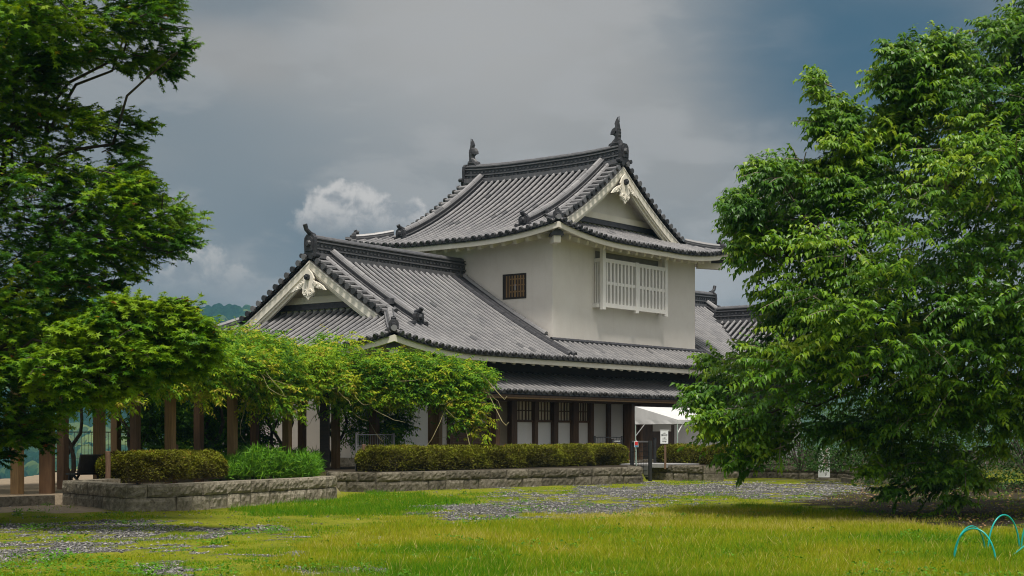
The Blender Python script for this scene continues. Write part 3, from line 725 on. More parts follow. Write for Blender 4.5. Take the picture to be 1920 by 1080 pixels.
def hip_end(R, rho, sg, root, z=0.0):     # square end of the hip rafter with its dark tile cap, at the roof's corner
    c = Vector(R.main(rho * (R.Re - 0.50), R.Qe - 0.50, sg)); o = (Vector((*R.loc(rho, sg), 0)) - Vector((*R.loc(0, 0), 0))).normalized()
    b = MB(); p = c + Vector((0, 0, -0.66)); b.bar(p - o * 0.9 + Vector((0, 0, 0.05)), p + o * 0.16, 0.26, 0.26); e = b.build('hip_rafter', M['trim'], root)
    k = MB(); sd = Vector((-o.y, o.x, 0)); t = p + Vector((0, 0, 0.135))
    k.prism([t + o * 0.24 + sd * 0.24, t + o * 0.24 - sd * 0.24, t + o * 0.24 - sd * 0.20 + Vector((0, 0, .13)), t + o * 0.24 + Vector((0, 0, 0.26)), t + o * 0.24 + sd * 0.20 + Vector((0, 0, .13))], -o * 0.7, 0.2)
    k.build('rafter_cap', M['tiledark'], e)

def build_roof(R, root, name, ends, dend, over, skip=None, sides=(('main', -1), ('main', 1), ('skirt', -1), ('skirt', 1)), kdist=0.98, kend=0.4):
    mb = roof_tiles(R, skip, ends)
    for rho in ends: verge(R, rho, mb, dend)
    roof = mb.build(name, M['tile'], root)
    # a dark underlayer so that nothing shows between the tiles
    un = MB()
    for sg in (-1, 1):
        for i in range(60):
            r0 = -R.Re + 2 * R.Re * i / 60; r1 = -R.Re + 2 * R.Re * (i + 1) / 60
            ds0 = max(R.Qe - (R.Re - abs(r0)), 0) if abs(r0) > R.Rg else 0; ds1 = max(R.Qe - (R.Re - abs(r1)), 0) if abs(r1) > R.Rg else 0
            lo = max(ds0, ds1); hi = R.Qe - 0.06
            if skip: lo, hi = skip((r0 + r1) / 2, sg, lo, hi)
            if hi - lo < 0.1: continue
            for d0, d1 in zip(steps(lo, hi, 0.8)[:-1], steps(lo, hi, 0.8)[1:]):
                un.add([R.main(r0, d0, sg, -.06), R.main(r1, d0, sg, -.06), R.main(r1, d1, sg, -.06), R.main(r0, d1, sg, -.06)], [(0, 1, 2, 3)], 0.2)
    for rho in ends:
        for i in range(40):
            q0 = -R.Qe + 2 * R.Qe * i / 40; q1 = -R.Qe + 2 * R.Qe * (i + 1) / 40
            lo = max(abs(q0), abs(q1), R.Qe - (R.Re - R.Rw) - .02)
            if R.Qe - 0.06 - lo < 0.1: continue
            for d0, d1 in zip(steps(lo, R.Qe - .06, 0.8)[:-1], steps(lo, R.Qe - .06, 0.8)[1:]):
                un.add([R.skirt(q0, d0, rho, -.06), R.skirt(q1, d0, rho, -.06), R.skirt(q1, d1, rho, -.06), R.skirt(q0, d1, rho, -.06)], [(0, 1, 2, 3)], 0.2)
    un.build('roof_deck', M['tiledark'], roof)
    eaves(R, root, sides, over)
    for rho in ends:
        gable_parts(R, rho, root, dend)
        for sg in (-1, 1):
            if skip and skip(rho * R.Re, sg, 0, R.Qe)[1] <= 0: continue
            # descending ridge beside the verge
            rr = rho * (R.Rg - kdist); dl = R.Qe - (R.Re - R.Rg) + kend
            pts = [R.main(rr, d, sg, 0.10) for d in steps(0.25, dl, 0.5)]
            ridge_stack(pts, root, 'descending_ridge', SMALL, 0.10, 0.28, beads=False)
            dn = Vector(pts[-1]) - Vector(pts[-2]); dn.z = 0; dn.normalize()
            onigawara(Vector(pts[-1]) + Vector((0, 0, -0.06)) - dn * 0.05, dn, 0.44, 0.52, 0.34, 0.16).build('ridge_end_tile', M['finial'], root)
            # hip ridge out to the corner
            d0 = R.Qe - (R.Re - R.Rg) - 0.12; pts = [R.main(rho * (R.Re - (R.Qe - d)), d, sg, 0.08) for d in steps(d0, R.Qe - 0.42, 0.3)]
            ridge_stack(pts, root, 'hip_ridge', LOW, 0.10, 0.15, beads=False)
            dn = Vector(pts[-1]) - Vector(pts[-2]); dn.z = 0; dn.normalize()
            onigawara(Vector(pts[-1]) + Vector((0, 0, -0.10)) - dn * 0.02, dn, 0.42, 0.38, 0.16, 0.10).build('ridge_end_tile', M['finial'], root)
            p = Vector(pts[-1]) + dn * 0.42 + Vector((0, 0, 0.04)); k = MB(); k.tube([p - dn * 0.4, p], 0.10, 10); k.build('corner_tile', M['tile'], root)
            hip_end(R, rho, sg, root)
    return roof

CS = 5.16; CT = 4.3
UP = Hip((CS, CT), 't', 5.5, 6.36, 4.1, 3.3, 12.45, 0.7697, 0.0345, 0.46, 4.6, 0.14)
LOWR = Hip((5.5, 4.4), 's', 16.1, 6.0, 13.9, 13.1, 7.75, 0.688, 0.0175, 0.50, 5.0, 0.10)
def lower_skip(r, sg, d0, d1):
    s = r + 5.5
    if -0.10 < s < 10.42: return (max(d0, 4.40), d1)
    return (d0, d1)
build_roof(UP, TB, 'upper_roof', (-1, 1), 4.35, 1.2)
build_roof(LOWR, TB, 'lower_roof', (-1, 1), 3.35, 1.6, lower_skip)
# ridges
def zr(R, r): return R.zm(0) + R.lift(r, 0)
ups = [(CS, CT + r, zr(UP, r)) for r in steps(-4.0, 4.0, 0.6)]
ridge_stack(ups, TB, 'main_ridge', BIG, 0.13, 0.60)
for rho in (-1, 1):
    p = Vector((CS, CT + rho * 4.0, zr(UP, 4.0) - 0.10)); o = Vector((0, rho, 0))
    onigawara(p, o, 0.80, 0.66, 0).build('ridge_end_tile', M['finial'], TB)
    shachi((CS, CT + rho * 3.82, zr(UP, 4.0) + 0.68), o).build('fish_ornament', M['finial'], TB)
lw = [(s, 4.4, zr(LOWR, s - 5.5)) for s in steps(-8.25, -0.03, 0.6)]
ridge_stack(lw, TB, 'main_ridge', BIG, 0.13, 0.60)
onigawara((-8.25, 4.4, zr(LOWR, 13.75) - 0.12), (-1, 0, 0), 0.84, 0.62, 0.46).build('ridge_end_tile', M['finial'], TB)
lw = [(s, 4.4, zr(LOWR, s - 5.5)) for s in steps(10.36, 19.2, 0.6)]
ridge_stack(lw, TB, 'main_ridge', BIG, 0.13, 0.60)
onigawara((19.2, 4.4, zr(LOWR, 13.7) - 0.12), (1, 0, 0), 0.84, 0.62, 0.46).build('ridge_end_tile', M['finial'], TB)
# the flashing ridges where the lower roof dies against the turret walls
for s_ in (-0.22, 10.56):
    pts = [(s_, t, LOWR.zm(abs(4.4 - t)) + 0.05) for t in steps(3.95, -0.30, 0.5)] if False else [(s_, 4.15 - k * 0.5, LOWR.zm(0.25 + k * 0.5) + 0.05) for k in range(9)]
    ridge_stack(pts, TB, 'wall_ridge', LOW, 0.11, 0.14, beads=False)
    b = MB()
    for off in (0.30, 0.62):
        ss_ = s_ - off if s_ < 0 else s_ + off
        half_roll(b, [(ss_, 4.15 - k * 0.5, LOWR.zm(0.25 + k * 0.5) + 0.10) for k in range(12)], (1, 0, 0), 0.105, dark=0.05)
    b.build('valley_tile', M['tiledark'], TB)
fb = MB(); fb.box((-0.05, -0.22, 5.00), (10.37, -0.003, 5.13), 0.2); half_roll(fb, [(x, -0.15, 5.12) for x in steps(-0.3, 10.6)], (0, 1, 0), 0.09, False)
fb.build('flashing', M['tiledark'], TB)
# cross gable over the entrance in the right-hand wing
b = MB(); XS = 17.6; XZ = 6.95
for sg in (-1, 1):
    for i in range(19):
        t = 3.0 - i * PITCH; dv = min(4.3, max(0.4, (3.2 - t) / 1.0 * 1.02))
        if t > -1.4:
            dv = min(4.3, max(0.25, (3.15 - t)))
        pts = [(XS + sg * d, t, XZ - 0.66 * d + 0.015 * d * d + 0.06) for d in steps(0.1, dv)]
        tile_rows(b, [(pts, Vector((0, 1, 0)))], None)
xr = b.build('cross_roof', M['tile'], TB)
ridge_stack([(XS, t, XZ + 0.02) for t in steps(-3.2, 3.1, 0.8)][::-1], TB, 'main_ridge', BIG, 0.12, 0.60)
onigawara((XS, 3.05, XZ - 0.2), (0, 1, 0), 0.85, 0.5, 0.0).build('ridge_end_tile', M['finial'], TB)

# ---- walls
b = MB(); b.box((0, 0, 4.87), (10.32, 8.6, 9.28)); uw = b.build('upper_wall', M['plaster'], TB)
b = MB(); b.box((-9.1, 0, 0.2), (20.1, 8.8, 4.86)); b.build('lower_wall', M['plaster'], TB)
b = MB(); b.box((-9.16, -0.06, 0.2), (-6.9, 0.3, 0.78)); b.box((-9.16, 0.3, 0.2), (-8.9, 8.86, 0.78)); b.build('stone_footing', M['stone'], TB)
# small window in the left face: a hole of dark timber with two lattice shutters behind it
b = MB(); t0, t1, z0, z1 = 1.28, 2.31, 6.80, 7.66
for (a, c) in (((-0.02, t0 - .05, z0 - .05), (0.16, t1 + .05, z0)), ((-0.02, t0 - .05, z1), (0.16, t1 + .05, z1 + .05)), ((-0.02, t0 - .05, z0), (0.16, t0, z1)), ((-0.02, t1, z0), (0.16, t1 + .05, z1))): b.box(a, c)
b.box((-0.004, t0, z0), (-0.001, t1, z1))
sw = b.build('small_window', M['blackwood'], TB)
b = MB()
for k in range(7): b.box((-0.012, t0 + 0.05 + k * 0.135, z0 + .02), (-0.005, t0 + 0.12 + k * 0.135, z1 - .02))
for zz in (0.2, 0.45, 0.68): b.box((-0.010, t0 + .03, z0 + zz), (-0.0045, t1 - .25, z0 + zz + 0.05))
b.build('shutter', M['woodlit'], sw)
b = MB(); b.box((-0.022, t0 + .44, z0 + .28), (-0.013, t0 + .50, z0 + .50)); b.build('latch', M['greymetal'], sw)
# projecting lattice window of the front
s0, s1, z0, z1, pr = 2.72, 7.46, 6.52, 8.42, -0.40
b = MB()
for s_ in (s0, (s0 + s1) / 2 - .02, s1 - 0.20):
    wd = 0.20
    b.box((s_, pr - 0.03, z0 - 0.10), (s_ + wd, pr + 0.12, z1 + 0.42 if s_ != (s0 + s1) / 2 - .02 else z1 + 0.02))
b.box((s0 + .2, pr - 0.005, z0), (s1 - .2, pr + 0.10, z0 + 0.16)); b.box((s0 + .2, pr - 0.005, z1 - 0.15), (s1 - .2, pr + 0.10, z1))
b.box((s0 + .02, pr + 0.12, z0), (s0 + 0.16, 0, z0 + 0.16)); b.box((s1 - .16, pr + 0.12, z0), (s1 - .02, 0, z0 + 0.16))
b.box((s0 + .02, pr + 0.12, z1 - .15), (s0 + 0.16, 0, z1)); b.box((s1 - .16, pr + 0.12, z1 - .15), (s1 - .02, 0, z1))
b.box((s0 - 0.12, pr + 0.16, z0 - .02), (s0 - 0.001, 0, z0 + 0.12))
lwin = b.build('lattice_window', M['bars'], TB)
n = 17
for k in range(n):
    s_ = s0 + 0.30 + (s1 - s0 - 0.68) * k / (n - 1)
    if abs(s_ + 0.05 - (s0 + s1) / 2 - .08) < 0.14: continue
    bb = MB(); bb.box((s_, pr + 0.005, z0 + .16), (s_ + 0.115, pr + 0.09, z1 - .15)); bb.build('window_bar', M['bars'], lwin)
bb = MB(); bb.box((s0 + .2, pr + 0.02, (z0 + z1) / 2 - .06), (s1 - .2, pr + 0.075, (z0 + z1) / 2 + .06)); bb.build('middle_rail', M['bars'], lwin)
bb = MB()
for k in range(3): bb.box((s0 + 0.03, pr + 0.16 + k * 0.085, z0 + .16), (s0 + 0.09, pr + 0.20 + k * 0.085, z1 - .15))
bb.build('side_bar', M['bars'], lwin)
bb = MB(); bb.box((s0 + .1, -0.012, z0 + .1), (s1 - .1, -0.004, z1 + .3)); bb.build('opening_shade', simple('lattice_gloom', (0.16, 0.15, 0.135), (0.21, 0.195, 0.175), 3, 0.9, 0), lwin)  # grey sheet on the solid wall, shade behind the bars put into its colour

# ---- lean-to roof along the front
b = MB()
for i in range(50):
    s_ = -6.75 + i * PITCH
    pts = [(s_, -d, 3.72 - 0.40 * d) for d in steps(0.05, 1.9)]
    tile_rows(b, [(pts, Vector((1, 0, 0)))], None)
lt = b.build('lean_to_roof', M['tile'], TB)
b = MB(); b.prism([(-6.85, -0.02, 3.60), (-6.85, -1.86, 2.86), (9.4, -1.86, 2.86), (9.4, -0.02, 3.60)], (0, 0, 0.07)); b.build('roof_deck', M['wood'], lt)
b = MB()
for i in range(33): s_ = -6.6 + i * 0.49; b.bar((s_, -0.03, 3.54), (s_, -1.75, 2.85), 0.09, 0.10)
b.build('rafter', M['wood'], lt)
b = MB(); b.box((-6.85, -1.84, 2.80), (9.4, -1.74, 2.86)); b.build('eave_board', M['woodlit'], lt)
# front beams and the timber front under it
def front_s(px, t=0.0):      # place along the front from a picture column
    k = (px - 960) / F; return (k * (58 + 0.6113 * t) - 1.52 + 0.7914 * t) / (0.6113 - 0.7914 * k)
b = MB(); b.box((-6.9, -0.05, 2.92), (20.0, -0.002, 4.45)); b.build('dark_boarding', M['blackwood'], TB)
b = MB(); b.bar((-6.7, -1.25, 2.86), (6.4, -1.25, 2.86), 0.16, 0.22); b.build('front_beam', M['wood'], TB)
b = MB(); b.box((-6.9, -0.14, 2.77), (6.4, -0.052, 2.92)); b.build('lintel', M['wood'], TB)
def post(s_, t_, w, z1, mat='wood', z0=0.4):
    b = MB(); b.box((s_ - w / 2, t_ - w / 2, z0), (s_ + w / 2, t_ + w / 2, z1)); b.build('post', M[mat], TB)
post(front_s(929, -1.25), -1.25, 0.22, 2.745); post(front_s(1182, -1.25), -1.25, 0.34, 2.745); post(front_s(1200, -1.25), -1.25, 0.16, 2.745)
post(front_s(806), -0.10, 0.20, 2.76, 'woodlit'); post(front_s(828, 0) + .35, -0.08, 0.16, 2.76)
for px, w in ((914, .2), (955, .34), (999, .20), (1035, .26), (1071, .28), (1077, .16), (1103.5, .22), (1137, .19), (1172, .34)):
    post(front_s(px), -0.07, w, 2.765)
pan = [(965.5, 996), (1002.5, 1030.5), (1040, 1067), (1079, 1100)]
for p0, p1 in pan:
    a, c = front_s(p0), front_s(p1)
    b = MB(); b.box((a - .02, -0.035, 0.50), (c + .02, -0.003, 2.02)); b.build('wall_panel', M['panel'], TB)
    b = MB(); b.box((a - .04, -0.10, 2.02), (c + .04, -0.004, 2.10)); bw = b.build('barred_window', M['wood'], TB)
    b = MB(); b.box((a - .02, -0.020, 2.10), (c + .02, -0.004, 2.77)); b.build('paper_pane', simple('window_paper', (0.62, 0.52, 0.36), (0.72, 0.62, 0.45), 3, 0.9, 0), bw)
    b = MB(); n = 5
    for k in range(n + 1):
        x = a + (c - a) * k / n - .02; w = 0.045 if k % 3 else 0.08
        b.box((x, -0.045, 2.10), (x + w, -0.022, 2.77))
    b.build('window_bar', M['wood'], bw)
    b = MB(); b.box((a, -0.05, 2.42), (c, -0.021, 2.46)); b.build('middle_rail', M['wood'], bw)
for p0, p1 in ((1107, 1134), (1140, 1166)):
    b = MB(); b.box((front_s(p0) - .02, -0.035, 0.50), (front_s(p1) + .02, -0.003, 2.77)); b.build('wall_panel', M['panel'], TB)
b = MB(); b.box((front_s(1166), -0.03, 0.50), (8.6, -0.004, 2.92)); b.build('entrance_boarding', M['wood'], TB)
b = MB(); b.box((6.9, -0.06, 1.7), (8.3, -0.032, 2.6)); b.build('wall_panel', M['plaster'], TB)
# boarded dado, tan panels and the entrance recess towards the left
b = MB()
for k in range(9): b.box((front_s(847), -0.06, 0.5 + k * 0.16), (front_s(912), -0.006, 0.5 + k * 0.16 + 0.15))
b.build('board_dado', M['wood'], TB)
b = MB(); b.box((front_s(876), -0.045, 1.96), (front_s(912), -0.006, 2.76)); b.build('wall_panel', M['panel'], TB)
b = MB(); b.box((front_s(919), -0.04, 0.5), (front_s(951), -0.006, 2.76)); b.build('wall_panel', simple('tan_plaster', (0.20, 0.16, 0.10), (0.27, 0.22, 0.15), 2, 0.9, 0.1), TB)
b = MB(); b.box((front_s(745), -0.05, 0.8), (front_s(800), -0.006, 2.7)); b.build('wall_panel', M['panel'], TB)
b = MB(); b.box((-6.6, -1.7, 0.30), (9.3, 0.0, 0.58)); b.build('plinth', M['stone'], TB)

# ------------------------------------------------------------------ stone retaining walls
def stone_wall(name, line, h, label, group, back=0.4, drop=0.15, mat='mossy'):
    mb = MB(); L = [np.array(p, float) for p in line]; rr = random.Random(hash(name + label) % 1000 if False else len(label))
    hs = [h * 0.50, h]; z = 0.0
    for c, (z0, z1) in enumerate(((-drop, hs[0]), (hs[0], hs[1]))):
        # walk the whole line and cut it in blocks
        seg = [np.linalg.norm(L[i + 1] - L[i]) for i in range(len(L) - 1)]; tot = sum(seg); cum = np.concatenate([[0], np.cumsum(seg)])
        cuts = [0.0]; 
        while cuts[-1] < tot - 0.35: cuts.append(min(tot, cuts[-1] + rr.uniform(0.42, 0.95)))
        cuts[-1] = tot
        for k in list(cum[1:-1]):
            j = min(range(1, len(cuts) - 1), key=lambda i: abs(cuts[i] - k)); cuts[j] = k
        cuts = sorted(set(cuts))
        def at(d):
            i = min(max(int(np.searchsorted(cum, d, 'right')) - 1, 0), len(seg) - 1); t = (d - cum[i]) / seg[i]; return L[i] + (L[i + 1] - L[i]) * t
        for a, b in zip(cuts[:-1], cuts[1:]):
            if b - a < 0.08: continue
            p = at(a + 0.006); q = at(b - 0.006); d = (q - p) / np.linalg.norm(q - p); n = np.array((d[1], -d[0]))   # n: towards the lawn
            nx = max(3, int((b - a) / 0.07)); nz = 5; out = rr.uniform(-0.01, 0.03); vs = []
            for iz in range(nz + 1):
                for ix in range(nx + 1):
                    u = ix / nx; v = iz / nz; e = min(u * (b - a), (1 - u) * (b - a), v * (z1 - z0), (1 - v) * (z1 - z0))
                    o = out + min(e, 0.06) * 0.55 + (rr.random() - 0.5) * 0.030 * (1 if e > 0.001 else 0.3)
                    P = p + (q - p) * u + n * o; vs.append((P[0], P[1], z0 + 0.006 + (z1 - z0 - 0.012) * v))
            fs = [(iz * (nx + 1) + ix, iz * (nx + 1) + ix + 1, (iz + 1) * (nx + 1) + ix + 1, (iz + 1) * (nx + 1) + ix) for iz in range(nz) for ix in range(nx)]
            nb = len(vs)
            # top, back and ends
            for P, zz in ((p, z0), (q, z0), (q, z1), (p, z1)): B = P - n * back; vs.append((B[0], B[1], zz + (0.006 if zz == z0 else -0.006)))
            bl, br, tr, tl = 0, nx, nz * (nx + 1) + nx, nz * (nx + 1)
            fs += [tuple([tl + k for k in range(nx + 1)]) + (nb + 2, nb + 3), (nb + 0, nb + 1, nb + 2, nb + 3), tuple(iz * (nx + 1) for iz in range(nz, -1, -1)) + (nb + 0, nb + 3), tuple(iz * (nx + 1) + nx for iz in range(nz + 1)) + (nb + 2, nb + 1)]
            mb.add(vs, fs, rr.random())
    o = mb.build(name, M[mat]); tag(o, label, 'stone wall', group); return o
GW = 'low stone retaining walls round the lawn'
W1L = [W1[0] + np.array((0.5, 1.6))] + list(W1) + [W1[-1] + np.array((0.10, 1.2))]
stone_wall('retaining_wall', W1L, 0.54, 'low pale stone block wall holding the planter with the bench behind it', GW, mat='stone')
stone_wall('retaining_wall', [W2[0] + np.array((-.15, .8))] + list(W2) + [W2[-1] + np.array((.05, 1.5))], 0.52, 'long low mossy stone wall under the long clipped hedge', GW)
stone_wall('retaining_wall', [W2[-1] + np.array((.1, 3.0))] + list(W3) + [W3[-1] + np.array((.02, 1.2))], 0.52, 'short low stone wall beside the black gate below the notice board', GW)
stone_wall('retaining_wall', [W3[-1] + np.array((.15, 2.2))] + list(W4) + [np.array((16, 54.5))], 0.46, 'shaded low stone wall behind the red and white notice board', GW)
# kerb of the pergola floor
b = MB(); p = [(-14.5, 31.6), (-12.2, 31.75), (-11.2, 32.0), (-10.0, 33.6)]
for a, c in zip(p[:-1], p[1:]): b.bar((a[0], a[1], 0.08), (c[0], c[1], 0.08), 0.22, 0.28)
tag(b.build('kerb_stone', M['stone']), 'low stone kerb edging the floor under the pergola', 'kerb')
# stack of stone slabs under the cherry tree
r = empty('stone_steps', (*gnd(1640, 907), 0)); tag(r, 'stepped stack of flat stone slabs at the end of the shaded wall', 'stone steps')
for k, (w, d, z0, z1) in enumerate(((2.2, 1.5, -0.05, 0.16), (2.05, 1.3, 0.163, 0.24), (2.0, 1.05, 0.32, 0.40), (1.9, 0.8, 0.48, 0.55))):
    b = MB(); b.box((-0.75 + k * .08, k * 0.28, z0), (w - .75, k * .28 + d, z1)); b.box((-0.68 + k * .08, k * 0.28 + 0.1, z0 - 0.09 if k > 1 else z0 + .001), (w - .85, k * .28 + d - .1, z0 + .001)) if k > 1 else None
    b.build('slab', M['stone'], r)

# ------------------------------------------------------------------ leaves
def unit(a): return a / np.maximum(np.linalg.norm(a, axis=-1, keepdims=True), 1e-9)
def leaf_mesh(name, P, D, N, L, W, mat, parent, var, kind='oval', droop=0.25):
    """P base points, D directions, N face normals (m,3); L, W lengths and widths (m,)"""
    D = unit(D); N = unit(N - D * np.sum(N * D, -1, keepdims=True)); S = np.cross(D, N); L = L[:, None]; W = W[:, None]; m = len(P)
    if kind == 'oval':
        mid = P + D * L * 0.48 + N * L * 0.06; tip = P + D * L - N * L * droop
        lf = P + D * L * 0.42 + S * W * 0.5 + N * W * 0.12 ; rt = P + D * L * 0.42 - S * W * 0.5 + N * W * 0.12
        V = np.stack([P, lf, tip, rt, mid], 1).reshape(-1, 3); b = (np.arange(m) * 5)[:, None]
        f = np.concatenate([b + np.array([[0, 4, 2, 1]]), b + np.array([[0, 3, 2, 4]])], 0); vv = np.concatenate([var, var])
        return link_mesh(name, V, [f], mat, parent, vv)
    if kind == 'star':
        ang = np.radians([-118, -62, 0, 62, 118]); ln = np.array([0.62, 0.92, 1.0, 0.92, 0.62]); na = np.radians([-150, -88, -30, 30, 88, 150]); nl = np.array([0.18, 0.30, 0.34, 0.34, 0.30, 0.18])
        c = P + D * L * 0.15
        V = [c]
        for a, l in zip(ang, ln): V.append(c + (D * math.cos(a) + S * math.sin(a)) * L * 0.85 * l - N * L * droop * l)
        for a, l in zip(na, nl): V.append(c + (D * math.cos(a) + S * math.sin(a)) * L * 0.85 * l - N * L * 0.02)
        V = np.stack(V, 1).reshape(-1, 3); b = (np.arange(m) * 12)[:, None]
        f = np.concatenate([b + np.array([[0, 6 + k, 1 + k, 7 + k]]) for k in range(5)], 0)
        return link_mesh(name, V, [f], mat, parent, np.concatenate([var] * 5))
    V = np.stack([P - S * W * .5, P + S * W * .5, P + D * L * .55 + S * W * .38 - N * L * .05, P + D * L * .55 - S * W * .38 - N * L * .05, P + D * L - N * L * droop], 1).reshape(-1, 3)
    b = (np.arange(m) * 5)[:, None]
    return link_mesh(name, V, [b + np.array([[0, 1, 2, 3]]), b + np.array([[3, 2, 4]])], mat, parent, np.concatenate([var, var]))
def sprays(O, A, length, nleaf, spread=0.9, hang=0.35, jit=0.25):
    """leaves set alternately along twigs: O origins, A directions; returns leaf bases and directions, and twig index"""
    m = len(O); A = unit(A); up = np.array((0, 0, 1.0)); S = unit(np.cross(A, up) + 1e-3); k = np.arange(nleaf)
    t = (k + 0.5) / nleaf
    sag = -0.35 * (t ** 2)[None, :, None] * length[:, None, None] * hang * up
    P = O[:, None, :] + A[:, None, :] * (t[None, :, None] * length[:, None, None]) + sag
    sd = np.where(k % 2 == 0, 1.0, -1.0)[None, :, None]
    D = A[:, None, :] * 0.6 + S[:, None, :] * sd * spread - up * hang + RNG.normal(0, jit, P.shape)
    idx = np.repeat(np.arange(m), nleaf)
    return P.reshape(-1, 3), D.reshape(-1, 3), idx
def limb(mb, a, b, r0, r1, sag=0.0, wob=0.12, n=6):
    a = Vector(a); b = Vector(b); L = (b - a).length; pts = []; rs = []
    for i in range(n + 1):
        t = i / n; p = a.lerp(b, t); w = math.sin(math.pi * t) * L * wob
        p += Vector((random.uniform(-w, w), random.uniform(-w, w), random.uniform(-w, w) + sag * L * math.sin(math.pi * t))); pts.append(p); rs.append(r0 + (r1 - r0) * t)
    mb.tube(pts, rs, 6, True); return pts
def pads_in(poly, n, Y0, T, edge, seed, rad):
    """clump centres through the tree's volume: thick in the middle of the crown, thin at its rim"""
    g = np.random.default_rng(seed); xs = [p[0] for p in poly]; ys = [p[1] for p in poly]; out = []
    while len(out) < n:
        px = g.uniform(max(min(xs), -330), min(max(xs), 2250), 400); py = g.uniform(max(min(ys), -160), max(ys), 400)
        k = inpoly(px, py, poly); d = polydist(px, py, poly); k &= d > np.where(g.random(400) < 0.5, 5, edge)
        px = px[k]; py = py[k]; d = d[k]; e = np.sqrt(np.clip(d / 300.0, 0.06, 1))
        Y = Y0 + T * e * g.uniform(-1, 1, len(px)) ** 1.0
        for a, b, c, e_ in zip(px, py, Y, d): out.append(np.append(pt(a, b, c), min(rad, 0.10 + e_ / (F / c) * 0.55)))
    out = np.array(out[:n]); return out[:, :3], out[:, 3]

def tree(name, label, poly, npads, Y0, T, base, fork, lmat, leaf, nspray, nleaf, Ls, rad, kind, seed, flatz, edge, hang, extra=None, nlimb=46, spread=0.9, outb=0.9, up=0.1, slen=0.5):
    root = empty(name, base); tag(root, label, 'tree'); inv = np.array(base)
    C, CR = pads_in(poly, npads, Y0, T, edge, seed, rad); xpoly = [(0, 0), (1, 0), (1, 1)]
    if extra is not None:
        xpoly = extra[0]; C2_, R2_ = pads_in(extra[0], extra[1], extra[2], extra[3], 8, seed + 5, rad * extra[4]); C = np.concatenate([C, C2_]); CR = np.concatenate([CR, R2_])
    g = np.random.default_rng(seed + 1)
    # wood
    mb = MB(); B = Vector(base) - Vector(base); fk = Vector(fork) - Vector(base)
    limb(mb, B + Vector((0, 0, -0.2)), fk, 0.26, 0.19, 0, 0.05)
    arms = []
    for i in range(7):
        tgt = C[g.integers(len(C))] - inv; e = fk.lerp(Vector(tgt), 0.45) + Vector((0, 0, 0.4)); arms.append(limb(mb, fk, e, 0.13, 0.07, 0.05, 0.06))
    for i in g.choice(len(C), min(nlimb, len(C)), replace=False):
        tgt = Vector(C[i] - inv); arm = min((a[-1] for a in arms), key=lambda p: (p - tgt).length)
        if (arm - tgt).length > (fk - tgt).length: arm = fk
        limb(mb, arm, tgt, 0.045, 0.012, -0.04, 0.05, 7)
    mb.build('trunk', M['bark'], root, smooth=True)
    # foliage: clumps -> twigs -> leaves
    n = len(C) * nspray; ci = np.repeat(np.arange(len(C)), nspray)
    u = unit(g.normal(0, 1, (n, 3))) * (g.random((n, 1)) ** 0.45); u[:, 2] *= flatz
    O = C[ci] + u * (CR * (0.8 + 0.4 * g.random(len(C))))[ci][:, None]
    O[:, 2] = np.maximum(O[:, 2], 0.35)
    ax0 = np.array((fork[0], fork[1], 0)); o0 = O - ax0; o0[:, 2] = 0; e0 = O + unit(o0) * (slen * 0.22)
    keep = inpoly(960 + e0[:, 0] / e0[:, 1] * F, HZ - (e0[:, 2] - HC) / e0[:, 1] * F, poly) | inpoly(960 + e0[:, 0] / e0[:, 1] * F, HZ - (e0[:, 2] - HC) / e0[:, 1] * F, xpoly) | (g.random(n) < 0.10); O = O[keep]; u = u[keep]; ci = ci[keep]; n = len(O)
    axis = np.array((fork[0], fork[1], 0)); out = O - axis; out[:, 2] = 0; out = unit(out)
    A = out * outb + u * 0.7 + g.normal(0, 0.35, (n, 3)); A[:, 2] += up
    ln = slen * (0.6 + 0.8 * g.random(n)) * (0.35 + 0.65 * CR / rad)[ci]
    P, D, idx = sprays(O, A, ln, nleaf, spread, hang)
    P = P - inv; m = len(P); Nn = np.array((0, 0, 1.0)) + g.normal(0, 0.38, (m, 3)) + np.array((0, -0.25, 0))
    Lf = leaf * (0.6 + 0.7 * g.random(m)); W = Lf * Ls
    base_v = g.normal(0.0, 0.17, len(C))[ci][idx] + g.normal(0, 0.06, n)[idx]
    var = np.clip((0.46 if kind == 'star' else 0.50) + base_v + (np.where(np.arange(len(C)) >= npads, 0.16, 0.0)[ci][idx] if kind == 'star' else 0) + g.normal(0, 0.10, m) + (np.tile(np.arange(nleaf), n) / nleaf - 0.5) * 0.25, 0, 0.74 if kind == 'star' else 0.93)
    if kind == 'star': var = np.where(g.random(m) < 0.006, 1.0, var)
    leaf_mesh('crown', P, D, Nn, Lf, W, lmat, root, var, kind, 0.16 if kind == 'star' else 0.32)
    # fine twigs
    mb = MB()
    for i in g.choice(n, min(1600, n), replace=False):
        a = O[i] - inv; b = a + unit(A[i]) * ln[i] * 0.95 - np.array((0, 0, 0.35 * ln[i] * hang * 0.9)); mb.tube([a - unit(A[i]) * 0.25, (a + b) / 2 + np.array((0, 0, .03)), b], [0.012, 0.009, 0.005], 4, False)
    mb.build('twig', M['bark'] if kind == 'star' else M['twig'], root)
    return root

